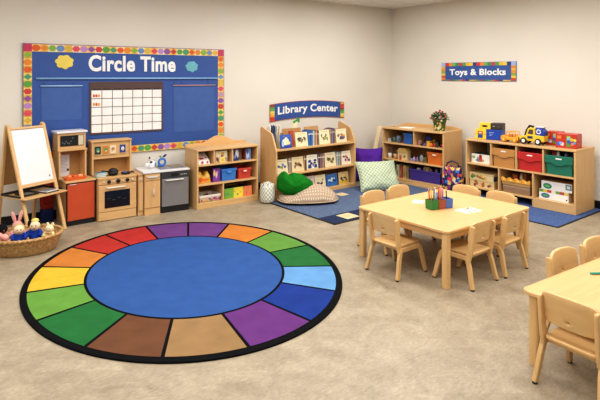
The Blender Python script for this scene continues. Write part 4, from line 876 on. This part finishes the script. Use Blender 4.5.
# tray between the two frames
tz = .40
MB().box(-EW / 2 - .03, EW / 2 + .03, .02, .40, tz, tz + .016, WX).build('tray', t, .004)
mb = MB(); mb.box(-EW / 2 - .03, EW / 2 + .03, .385, .40, tz + .0165, tz + .04, DARK).box(-EW / 2 - .03, -EW / 2 - .018, .10, .385, tz + .0165, tz + .035, DARK).box(EW / 2 + .018, EW / 2 + .03, .10, .385, tz + .0165, tz + .035, DARK); mb.build('tray_edge', t)
EF = Frame(EC, 25.2)
t = thing('paper_pile', 'pile of black and white printed sheets on the right of the easel tray', 'paper', EF.w(.098, .13, tz + .0165), EAZ)
MB().box(-.083, .08, -.07, .07, 0, .01, plain('3C3C40')).build('lower_sheets', t)
mb = MB().box(-.075, .072, -.065, .06, .0105, .018, plain('DEDDDC'), rot('Z', 4))
for k in range(6): mb.box(-.066 + .023 * k, -.052 + .023 * k, -.05, .05, .018, .019, plain('5A5A60'), rot('Z', 4))
mb.build('upper_sheets', t)
t = thing('art_tray', 'flat black tray with grey papers on the left of the easel tray', 'tray', EF.w(-.098, .2, tz + .0165), EAZ)
MB().rings([[(-.083 + q, -.09 + q, z), (.083 - q, -.09 + q, z), (.083 - q, .09 - q, z), (-.083 + q, .09 - q, z)] for q, z in ((.008, 0), (0, .022), (.006, .022), (.012, .006))], DARK, True, False).build('tray_body', t)
MB().box(-.055, .055, -.06, .06, .0062, .012, plain('8A8880'), rot('Z', 6)).build('papers', t)
# red backpack behind the easel
t = thing('red_backpack', 'dark red bag with navy base standing behind the easel', 'bag', (1.412, 6.412, 0), 0)
def rr_loop(w, d, z, n=28, p=.55): return [(w * abs(math.cos(a)) ** p * math.copysign(1, math.cos(a)), d * abs(math.sin(a)) ** p * math.copysign(1, math.sin(a)), z) for a in [2 * PI * k / n for k in range(n)]]
MB().rings([rr_loop(.06, .045, .14), rr_loop(.068, .052, .18), rr_loop(.07, .055, .3), rr_loop(.068, .052, .41), rr_loop(.055, .042, .48), rr_loop(.03, .025, .505)], fabric('A23B30', 120)).build('bag_body', t)
MB().rings([rr_loop(.064, .05, 0), rr_loop(.068, .054, .02), rr_loop(.068, .053, .145)], fabric('24305A', 120)).build('bag_base', t)
mb = MB(); mb.box(-.045, .045, -.064, -.045, .2, .33, fabric('8E3028', 120)); mb.build('pocket', t, .012)
MB().tube([(-.03, 0, .495), (-.02, 0, .535), (.02, 0, .535), (.03, 0, .495)], .008, fabric('7A2822', 120), 8).build('handle', t)
# ------------------------------------------------------------------ wicker basket with dolls
t = thing('wicker_basket', 'oval tan wicker basket of dolls on the floor by the easel', 'basket', (1.012, 5.465, 0), math.radians(-17))
m, nt, b = newmat('woven_wicker'); v = coord(nt, (1, 1, 1)); n = N(nt, 'ShaderNodeTexNoise', Scale=45.0, Detail=4.0); nt.links.new(v, n.inputs['Vector'])
o = ramp(nt, n.outputs['Fac'], [(.3, '9C7446'), (.55, 'C39C66'), (.75, 'D9B883')]); nt.links.new(o, b.inputs['Base Color']); b.inputs['Roughness'].default_value = .7; bump(nt, b, n.outputs['Fac'], .4, .003); wick = m
RG = []; nseg, nrow = 128, 26
for j in range(nrow + 1):
    k = j / nrow; sx, sy = .265 + .06 * k ** .8, .205 + .065 * k ** .8
    RG.append([((sx + .0055 * math.cos(PI * (i // 2 + j)) * (1 if i % 2 else .5)) * math.cos(2 * PI * i / nseg), (sy + .0055 * math.cos(PI * (i // 2 + j)) * (1 if i % 2 else .5)) * math.sin(2 * PI * i / nseg), .004 + .152 * k) for i in range(nseg)])
mb = MB(); mb.rings(RG, wick, False)
mb.rings([[(q * math.cos(2 * PI * i / 40) * sx_, q * math.sin(2 * PI * i / 40) * sy_, z) for i in range(40)] for q, sx_, sy_, z in ((1, .315, .26, .156), (1, .255, .195, .012), (.01, .255, .195, .012))], wick, False)
mb.rings([[(.262 * math.cos(2 * PI * i / 40), .202 * math.sin(2 * PI * i / 40), .004) for i in range(40)], [(.005 * math.cos(2 * PI * i / 40), .005 * math.sin(2 * PI * i / 40), .003) for i in range(40)]], wick, False)
mb.build('woven_body', t)
mb = MB()
for s_ in range(2):
    P = []
    for i in range(97):
        a = 2 * PI * i / 96; w_ = .009 * math.cos(24 * a + PI * s_); h_ = .007 * math.sin(24 * a + PI * s_); P.append(((.322 + w_) * math.cos(a), (.267 + w_) * math.sin(a), .158 + h_))
    mb.tube(P, .011, wick, 8, False)
mb.build('braided_rim', t)
BKF = Frame((1.012, 5.465), -17)
SK = plain('E9D2AE', .7)
t = thing('folded_blanket', 'cream folded blanket under the dolls in the wicker basket', 'blanket', BKF.w(0, 0, .0125), math.radians(-17))
MB().lathe([(.21, 0), (.222, .012), (.222, .022), (.21, .0335)], fabric('D9CDB4', 120), sx=1, sy=.77, seg=32).build('blanket_fold', t)
def doll(name, label, x, y, rz, body, head, extra, cat='doll', z0=.0475, k=1.0, lean=0, headcol=None):
    t = thing(name, label, cat, BKF.w(x, y, z0), math.radians(-17 + rz))
    mb = MB()
    mb.ell((0, 0, .075 * k), (.062 * k, .055 * k, .075 * k), body).ell((0, -.005, .135 * k), (.045 * k, .04 * k, .045 * k), body)
    for s_ in (-1, 1):
        mb.tube([(s_ * .04 * k, -.01, .15 * k), (s_ * .07 * k, -.04 * k, .13 * k), (s_ * .055 * k, -.075 * k, .105 * k)], [.022 * k, .02 * k, .022 * k], body, 10)
        mb.tube([(s_ * .03 * k, -.02, .04 * k), (s_ * .045 * k, -.08 * k, .04 * k), (s_ * .05 * k, -.1 * k, .06 * k)], [.028 * k, .025 * k, .024 * k], body, 10)
    mb.build('body', t, remesh=.007)
    hd = MB().ell((0, -.012, .2 * k), (.056 * k, .052 * k, .054 * k), headcol or SK, seg=20, rg=14).build('head', t)
    mb = MB()
    for s_ in (-1, 1): mb.ell((s_ * .018 * k, -.0605 * k, .208 * k), (.006 * k, .004, .008 * k), BLACK, seg=8, rg=6)
    mb.ell((0, -.066 * k, .192 * k), (.006 * k, .006, .005 * k), plain('D08A70'), seg=8, rg=6)
    mb.tube([(-.016 * k, -.058 * k, .18 * k), (0, -.06 * k, .174 * k), (.016 * k, -.058 * k, .18 * k)], .0025, plain('A8504A'), 6)
    mb.build('face', hd); extra(t, k); return t
def ears(col, inner, tall):
    def f(t, k):
        for s_ in (-1, 1):
            mb = MB(); mb.ell((s_ * .034 * k, .0, (.245 + tall) * k), (.021 * k, .012 * k, (tall + .022) * k), col, rot('Y', s_ * 14)); mb.build('ear', t)
    return f
PK = fabric('E2A59C', 120); NVY = fabric('26439A', 130); BKF_ = fabric('1E1C20', 130); CRMF = fabric('EBDCB6', 130)
doll('pink_bunny', 'pink bunny toy with one tall pink ear at the left of the basket', -.08, .115, 20, PK, None, ears(PK, None, .05), 'stuffed toy', headcol=PK, k=.84)
doll('black_plush', 'black headed soft toy at far left of the wicker basket', -.2, .03, 30, fabric('D9A08C', 120), None, ears(BKF_, None, .004), 'stuffed toy', headcol=BKF_, k=.85)
def arm_limb(t, k): MB().tube([(-.05, -.05, .12), (-.03, -.1, .15), (.0, -.115, .18)], [.02, .024, .02], PK, 10).build('limb', t)
doll('pink_plush', 'pale pink soft toy lying at the front left rim of the basket', -.15, -.095, -10, PK, None, arm_limb, 'stuffed toy', headcol=fabric('E8B0A4', 120), k=.6)
def hair(col, bonnet=None):
    def f(t, k):
        mb = MB(); mb.ell((0, .008, .212 * k), (.06 * k, .05 * k, .052 * k), fabric(col, 120)); mb.build('hair', t)
        if bonnet:
            mb = MB(); mb.ell((0, .0, .252 * k), (.04 * k, .036 * k, .026 * k), fabric(bonnet, 120)).ell((-.05 * k, -.015, .228 * k), (.022 * k, .03 * k, .036 * k), BKF_); mb.build('bonnet', t)
    return f
doll('cloth_doll', 'doll with plain pale face in royal blue outfit, left of the bonnet doll', -.045, -.045, 8, NVY, None, hair('C8A878'), k=.84)
doll('bonnet_doll', 'doll in blue with black hair and a yellow bonnet in the basket', .085, .02, -6, NVY, None, hair('2A2424', 'E6D078'), k=.88)
def scarf(t, k):
    MB().ell((0, -.02 * k, .15 * k), (.055 * k, .045 * k, .022 * k), fabric('D9B080', 120)).build('scarf', t); ears(CRMF, None, .008)(t, k)
doll('cream_bear', 'cream and yellow soft toy at the right end of the wicker basket', .218, -.005, -25, fabric('E8D9A0', 120), None, scarf, 'stuffed toy', headcol=CRMF, k=.7)
# ------------------------------------------------------------------ cushions
def cushion(name, label, cat, loc, rz, w, h, th, m, tilt=0, n=28, sq=.35, wr=.01, seed=1, cornerpull=.06, lift=None, piping=None, round_=False):
    """pillow lying in the xy plane of its own frame (w along x, h along y), tilted up about x, with wrinkles"""
    from mathutils import noise
    t = thing(name, label, cat, loc, math.radians(rz)); mb = MB(); uvd = {}
    M = rot('X', tilt)
    G = {}
    for sgn in (1, -1):
        for i in range(n + 1):
            for j in range(n + 1):
                edge = i in (0, n) or j in (0, n)
                if edge and sgn == -1: G[(sgn, i, j)] = G[(1, i, j)]; continue
                u, v = 2 * i / n - 1, 2 * j / n - 1
                p = cornerpull; x = w / 2 * u * (1 - p * (1 - abs(v) ** 2) * 1.0 * abs(u) ** 3); y = h / 2 * v * (1 - p * (1 - abs(u) ** 2) * abs(v) ** 3)
                if round_: x, y = w / 2 * u * (1 - .22 * v * v), h / 2 * v * (1 - .22 * u * u)
                k = ((1 - abs(u) ** 2.4) * (1 - abs(v) ** 2.4)) ** sq
                q = noise.noise(Vector((u * 2.2 + seed, v * 2.2, sgn * 1.7))) * wr * 2 + noise.noise(Vector((u * 6 + seed, v * 5, sgn * 3.1))) * wr
                z = sgn * (th / 2 * k + q * min(1, k * 2))
                if lift: z, x, y = lift(u, v, z, x, y, sgn)
                vt = mb.bm.verts.new(M @ Vector((x, y, z))); G[(sgn, i, j)] = vt; uvd[vt] = ((u + 1) / 2 * w, (v + 1) / 2 * h)
    uvl = mb.bm.loops.layers.uv.new('UVMap')
    for sgn in (1, -1):
        for i in range(n):
            for j in range(n):
                q = [G[(sgn, i, j)], G[(sgn, i + 1, j)], G[(sgn, i + 1, j + 1)], G[(sgn, i, j + 1)]]
                f = mb.face(q if sgn > 0 else q[::-1], m, True)
                if f:
                    for lp in f.loops: lp[uvl].uv = uvd[lp.vert]
    zmin = min(v.co.z for v in mb.bm.verts)
    for v in mb.bm.verts: v.co.z -= zmin
    loop = [Vector(G[(1, i, 0)].co) for i in range(n)] + [Vector(G[(1, n, j)].co) for j in range(n)] + [Vector(G[(1, i, n)].co) for i in range(n, 0, -1)] + [Vector(G[(1, 0, j)].co) for j in range(n, -1, -1)]
    mb.build('cushion_cover', t)
    if piping:
        p = MB(); p.tube(loop, .006, piping, 6, False); p.build('seam_piping', t)
    return t
TANC = checks('tan_dotted_cushion', 'AC957E', 'D6C6B0', 26, False, dots=True)
GRC = checks('green_lattice', 'A3B592', 'D6DBC6', 26)
cushion('floor_cushion', 'large tan dotted floor cushion lying before the bookcase', 'cushion', (4.325, 5.25, .0105), -30, .80, .52, .19, TANC, 0, sq=.42, wr=.008, seed=3, cornerpull=-.1, round_=True, piping=fabric('C9B496', 120),
        lift=lambda u, v, z, x, y, s: ((z + (.15 * max(0, u + .5) * max(0, 1 - u) * (1 - abs(v) ** 2)) if s > 0 else z * .35), x, y))
# green heart shaped bean bag lying on the cushion
from mathutils import noise as _nz
t = thing('bean_bag', 'bright green bean bag resting on the tan dotted cushion', 'bean bag', (4.175, 5.36, .115), math.radians(-22))
mb = MB(); bmesh.ops.create_icosphere(mb.bm, subdivisions=5, radius=1); gm = fabric('1B7423', 140, .12); mb.mi(gm)
for v in mb.bm.verts:
    p = v.co.copy(); a = math.atan2(p.z, p.x); x, y, z = p.x * .225, p.y * .17, p.z * .15
    z += .055 * max(0, -p.x - .1) * max(0, p.z + .2) * 1.6                       # left lobe rises
    d = math.exp(-((p.x + .28) / .13) ** 2) * max(0, p.z) ** .7; z -= .05 * d    # tuck between the lobes
    z += .02 * math.exp(-((p.x + .62) / .12) ** 2) * max(0, p.z)
    x += .03 * max(0, p.x) * (1 - abs(p.z)); z -= .03 * max(0, p.x) * max(0, p.z)
    q = _nz.noise(p * 2.4) * .014 + _nz.noise(p * 6) * .004; v.co = Vector((x, y, max(z, -.115))) + p * q
for f in mb.bm.faces: f.smooth = True
zm = min(v.co.z for v in mb.bm.verts)
for v in mb.bm.verts: v.co.z -= zm
mb.build('bag_body', t)
mb = MB(); P = []
for i in range(25):
    a = PI * i / 24; p = Vector((math.cos(a), 0, math.sin(a)))
    P.append((-.225 * .28 + .012 * math.sin(6 * a), -.168 * math.cos(a) * .93, .13 + .135 * math.sin(a) * .68 - .012))
mb.tube(P, .0055, fabric('166A20', 140), 6); mb.build('seam', t)
# white grey woven pouf / storage bag
t = thing('storage_pouf', 'white and sage lattice storage bag standing left of the bookcase', 'bag', (3.885, 5.55, .0125), math.radians(20))
m_ = checks('sage_lattice_bag', 'E9E6DC', 'A3AC98', 26, True)
mb = MB(); nseg = 40; RR = []
for j, (r, z) in enumerate(((.078, 0), (.09, .012), (.098, .06), (.098, .14), (.092, .19), (.086, .215), (.079, .21), (.074, .13), (.0, .12))): RR.append([((r if r else .002) * (1 + .025 * math.sin(5 * a + j)) * math.cos(a), (r if r else .002) * (1 + .02 * math.cos(4 * a + j)) * math.sin(a), z * 1.1 + (.012 * math.sin(3 * a) if z > .17 else 0)) for a in [2 * PI * k / nseg for k in range(nseg)]])
mb.rings(RR, m_); uvl = mb.bm.loops.layers.uv.new('UVMap')
for f in mb.bm.faces:
    an = [math.atan2(l.vert.co.y, l.vert.co.x) for l in f.loops]
    for l, a in zip(f.loops, an):
        if max(an) - min(an) > PI and a < 0: a += 2 * PI
        l[uvl].uv = (a * .11, l.vert.co.z)
mb.build('bag_body', t)
MB().tube([(-.083, 0, .225), (-.095, 0, .26), (-.07, -.03, .27), (-.06, -.055, .23)], .008, fabric('D9D4C6', 120), 8).build('handle', t)
# corner pillows
cushion('lattice_pillow', 'large pale green lattice pillow leaning in the reading corner', 'pillow', (5.60, 5.185, .013), -24, .62, .46, .2, GRC, 56, sq=.45, wr=.008, seed=8, cornerpull=.07, piping=fabric('B9C6A6', 120))
cushion('purple_pillow', 'purple pillow standing behind the green lattice pillow', 'pillow', (5.92, 5.68, .016), -40, .46, .53, .2, fabric('5A2F94', 130, .12), 74, sq=.45, wr=.01, seed=14, cornerpull=.1, piping=fabric('4A2680', 130))
# leaning board
t = thing('leaning_board', 'narrow light wooden board leaning beside the corner shelf', 'board', (0, 0, 0), 0)
MB().sweep([(6.17, 5.90, .008), (6.36, 5.84, .84)], .07, .02, wood('E2CDA6', 'z'), (.45, -.89, 0)).build('board', t, .003)
# ------------------------------------------------------------------ tables
def rrect(w, d, r, n=6):
    P = []
    for sx, sy, a0 in ((1, 1, 0), (-1, 1, 90), (-1, -1, 180), (1, -1, 270)):
        for k in range(n + 1):
            a = math.radians(a0 + 90 * k / n); P.append((sx * (w / 2 - r) + r * math.cos(a), sy * (d / 2 - r) + r * math.sin(a)))
    return P
def table(label, loc, rz, w, d, h=.453, li=.04):
    t = thing('activity_table', label, 'table', loc, math.radians(rz))
    MB().prism(rrect(w, d, .045), 'xy', h - .024, h, TT).build('tabletop', t, .006, 3)
    q = li + .01
    mb = MB()
    for y in (-d / 2 + q, d / 2 - q): mb.box(-w / 2 + q, w / 2 - q, y - .01, y + .01, h - .085, h - .0245, CHX)
    for x in (-w / 2 + q, w / 2 - q): mb.box(x - .01, x + .01, -d / 2 + q + .0105, d / 2 - q - .0105, h - .085, h - .0245, CHX)
    mb.build('apron', t, .002)
    for sx in (-1, 1):
        for sy in (-1, 1):
            cx, cy = sx * (w / 2 - li), sy * (d / 2 - li)
            MB().prism([(cx + a, cy + b_) for a, b_ in rrect(.058, .058, .018, 4)], 'xy', 0, h - .0245, CH).build('leg', t, .003)
    return t
T1 = table('square maple activity table with seven chairs and a crayon caddy', (4.0, 2.885, 0), -1, 1.25, 1.0)
TR2 = -4.5; tw, td = 1.42, .95
r_ = math.radians(TR2); cx, cy = 2.848 + math.cos(r_) * tw / 2 + math.sin(r_) * td / 2, 1.53 + math.sin(r_) * tw / 2 - math.cos(r_) * td / 2
T2 = table('maple activity table at lower right with a teal marker on it', (cx, cy, 0), TR2, tw, td, .43, .058)
# ------------------------------------------------------------------ chairs
def make_chair():
    t = thing('child_chair', '', 'chair')
    mb = MB(); P = rrect(.28, .30, .03)
    mb.prism(P, 'xy', .25, .266, CHX); mb.build('seat', t, .004)
    # backrest: rounded panel with an oval hole, bent backwards
    n, rg = 48, 5; mb = MB(); F_, B_ = [], []
    w, z0, z1 = .305, .345, .505
    def outline(a):
        c, s_ = math.cos(a), math.sin(a); p = .33
        return (w / 2 * abs(c) ** p * math.copysign(1, c), (z1 - z0) / 2 * abs(s_) ** p * math.copysign(1, s_))
    def bend(x, z, off): return Vector((x, -.125 - .028 * (1 - (x / (w / 2)) ** 2) - (z - z0) * .14 + off, z + .012 * (1 - (x / (w / 2)) ** 2) * (z - z0) / (z1 - z0)))
    for lst, off in ((F_, .009), (B_, -.009)):
        for k in range(rg + 1):
            q = (k / rg); ring = []
            for i in range(n):
                a = 2 * PI * i / n; ox, oz = outline(a); hx, hz = .012 * math.cos(a), -.045 + .008 * math.sin(a)
                x, z = hx + (ox - hx) * q, hz + (oz - hz) * q; ring.append(mb.bm.verts.new(bend(x, z + (z0 + z1) / 2, off)))
            lst.append(ring)
    for lst in (F_, B_):
        for a, b_ in zip(lst, lst[1:]):
            for i in range(n): mb.face([a[i], a[(i + 1) % n], b_[(i + 1) % n], b_[i]], CHX, True)
    for k in (0, rg):
        for i in range(n): mb.face([F_[k][i], F_[k][(i + 1) % n], B_[k][(i + 1) % n], B_[k][i]], CHX)
    mb.build('backrest', t, .003)
    for s_ in (-1, 1):
        x = s_ * .146
        MB().sweep([(x, -.125, .215), (x, -.138, .27), (x, -.150, .35), (x, -.163, .47), (x, -.166, .488)], .022, [.046, .046, .045, .04, .03], CH).build('back_post', t, .006)
        MB().sweep([(x, -.105, .228), (x, .105, .228)], .022, .036, CHX).build('side_rail', t, .004)
        for f, name in ((-1, 'rear'), (1, 'front')):
            yb = f * .18
            o = MB().sweep([(x + s_ * .003, f * .098, .243), (x + s_ * .006, f * .125, .215), (x + s_ * .01, f * .142, .16), (x + s_ * .019, f * .165, .06), (x + s_ * .024, yb, .008)], .026, [.03, .036, .036, .034, .032], CH).build('leg', t, .005)
            MB().lathe([(.013, 0), (.014, .006), (.012, .009)], DARK, (x + s_ * .024, yb, 0), 12).build('foot_cap', o)['label'] = 'dark foot cap'
    for y in (-.12, .11): MB().box(-.134, .134, y, y + .02, .222, .249, CHX).build('stretcher', t, .003)
    return t
GA, GB = 'chairs around the table with the crayon caddy', 'chairs around the lower right table'
spots = [
    (3.385, 2.925, -90, 'maple child chair alone at the left side of the caddy table, back to camera', GA),
    (3.685, 2.45, 0, 'maple child chair on the near side of caddy table beside its front corner leg', GA),
    (4.125, 2.43, 0, 'maple child chair on the near side of caddy table, toward its right corner', GA),
    (3.765, 3.40, 180, 'maple child chair at the far left side of caddy table, beside its left corner', GA),
    (4.16, 3.42, 178, 'maple child chair at the far left side of caddy table, before the lattice pillow', GA),
    (4.56, 3.12, 91, 'maple child chair behind the caddy table in front of the toy bag', GA),
    (4.565, 2.735, 89, 'maple child chair behind the caddy table nearest its right corner', GA),
    (2.888, 1.198, -94, 'maple child chair at bottom right with its back to the camera', GB),
    (3.455, 1.42, 176, 'maple child chair tucked behind the lower right table, nearest its left corner', GB),
    (3.875, 1.39, 175, 'maple child chair tucked behind lower right table, cut by the right image edge', GB)]
proto = make_chair()
kids = [proto] + [copy_tree(proto) for _ in spots[1:]]
for o, (x, y, rz, lab, g) in zip(kids, spots):
    o.location = (x, y, 0); o.rotation_euler = (0, 0, math.radians(rz)); o['label'] = lab; o['group'] = g
# ------------------------------------------------------------------ on the tables
HT = .4535
CA = math.radians(-15.5)
cf = Frame((3.798, 2.868), -15.5)
t = thing('crayon_caddy', 'green, red and blue three part caddy on the square table', 'caddy', cf.w(.12, .048, HT), CA)
for i, (c, l) in enumerate((('2F7A3C', 'green caddy cup'), ('9A4E38', 'red brown caddy cup'), ('4A6AB0', 'blue caddy cup'))):
    a = -.12 + .08 * i; m = plain(c, .45, .04)
    mb = MB(); k = .006; x0, x1, y0, y1, h = a, a + .0796, -.048, .048, .085
    mb.rings([[(x0 + q, y0 + q, z), (x1 - q, y0 + q, z), (x1 - q, y1 - q, z), (x0 + q, y1 - q, z)] for q, z in ((.002, 0), (0, h), (k, h), (k, .006))], m, True, False)
    mb.build('caddy_cup', t, .002)['label'] = l
R = random.Random(21); pc = [('C0392F', 'red'), ('E0B040', 'yellow'), ('3A6AB0', 'blue'), ('D97A35', 'orange'), ('4A8A50', 'green'), ('7A4A90', 'purple'), ('E9DCC0', 'cream'), ('8A5A3A', 'brown'), ('D88AA0', 'pink'), ('3A3A40', 'black'), ('6AB0C8', 'light blue'), ('A8353A', 'dark red')]
for i, (c, nm) in enumerate(pc):
    cup = [0, 0, 1, 1, 1, 2, 1, 0, 1, 2, 0, 1][i]
    x = .018 + .08 * cup + R.uniform(0, .042); y = R.uniform(.018, .078)
    t = thing('colour_pencil', '%s pencil standing in the crayon caddy' % nm, 'pencil', cf.w(x, y, HT + .0062), R.uniform(0, 6), 'pencils in the crayon caddy')
    L = R.uniform(.135, .185); M = rot('X', R.uniform(-4, 4)); r = .0062
    mb = MB(); mb.lathe([(r, 0), (r, L)], plain(c, .4), seg=7); mb.build('pencil_body', t).rotation_euler = (math.radians(3), 0, 0)
    mb = MB(); mb.lathe([(r, L), (.0012, L + .018)], plain('E3C79A', .5), seg=7); mb.lathe([(.002, L + .0125), (.0004, L + .021)], plain(c, .4), seg=7); mb.build('pencil_tip', t).rotation_euler = (math.radians(3), 0, 0)
def drawing(label, x, y, rz, w, d, cols, seed, n, base='F0EADC'):
    t = thing('drawing_sheet', label, 'paper', (x, y, HT), math.radians(rz), 'drawings on the square table'); R = random.Random(seed)
    MB().box(-w / 2, w / 2, -d / 2, d / 2, .0003, .0016, plain(base, .6)).build('sheet', t)
    mb = MB()
    for i in range(n): mb.disc((R.uniform(-.42, .42) * w, R.uniform(-.4, .4) * d, .002 + .0001 * i), R.uniform(.006, .016), R.uniform(.005, .013), plain(cols[i % len(cols)], .6), 'z', 9)
    mb.build('drawn_marks', t)
drawing('cream drawing with many coloured spots right of the crayon caddy', 4.06, 2.665, -8, .2, .15, ['C8504A', '5A9A50', 'E0B04A', 'B07AA0', '6A90B8', 'D88A5A', '4A8A60'], 3, 18, 'F0E6D2')
drawing('small white and pink drawing behind the crayon caddy', 3.965, 3.15, 30, .13, .1, ['E0A89A', 'D8907F', 'F4F0E8'], 5, 5)
t = thing('marker_pen', 'teal marker lying on the lower right table', 'marker', (3.43, 1.335, .4375), math.radians(-35))
mb = MB(); mb.tube([(-.055, 0, 0), (.025, 0, 0)], .007, plain('3FA08A', .35), 10); mb.build('barrel', t)
MB().tube([(.025, 0, 0), (.06, 0, 0)], .0068, plain('2C7A6A', .35), 10).build('cap', t)
# ------------------------------------------------------------------ light and camera
w = bpy.data.worlds.new('World'); bpy.context.scene.world = w; w.use_nodes = True
w.node_tree.nodes['Background'].inputs[0].default_value = (1, .985, .97, 1); w.node_tree.nodes['Background'].inputs[1].default_value = .2
def area(name, loc, sx, sy, e, rotn=(0, 0, 0), col=(1, .985, .965)):
    l = bpy.data.lights.new(name, 'AREA'); l.shape = 'RECTANGLE'; l.size, l.size_y, l.energy, l.color = sx, sy, e, col
    o = bpy.data.objects.new(name, l); COL.objects.link(o); o.location = loc; o.rotation_euler = rotn; return o
for x in (-1.9, .1, 2.1, 4.0, 5.4):  # unseen overhead lamps; leftmost column added only to brighten the left wall
    for y in (-.6, 1.5, 3.3, 4.7):
        area('ceiling_light', (x, y, HC - .03), .6, 1.2, 20.5)
cam = bpy.data.cameras.new('Camera'); co = bpy.data.objects.new('Camera', cam); COL.objects.link(co)
co.location = (0, 0, 1.65); co.rotation_euler = (PI / 2, 0, math.radians(51.4 - 90)); cam.sensor_width = 36; cam.lens = 515 / 600 * 36; cam.shift_y = -123 / 600; cam.clip_start = .05
sc = bpy.context.scene; sc.camera = co
sc.view_settings.view_transform = 'Standard'; sc.view_settings.look = 'Medium High Contrast'; sc.view_settings.exposure = -.02
sc.cycles.use_denoising = True; sc.cycles.max_bounces = 8
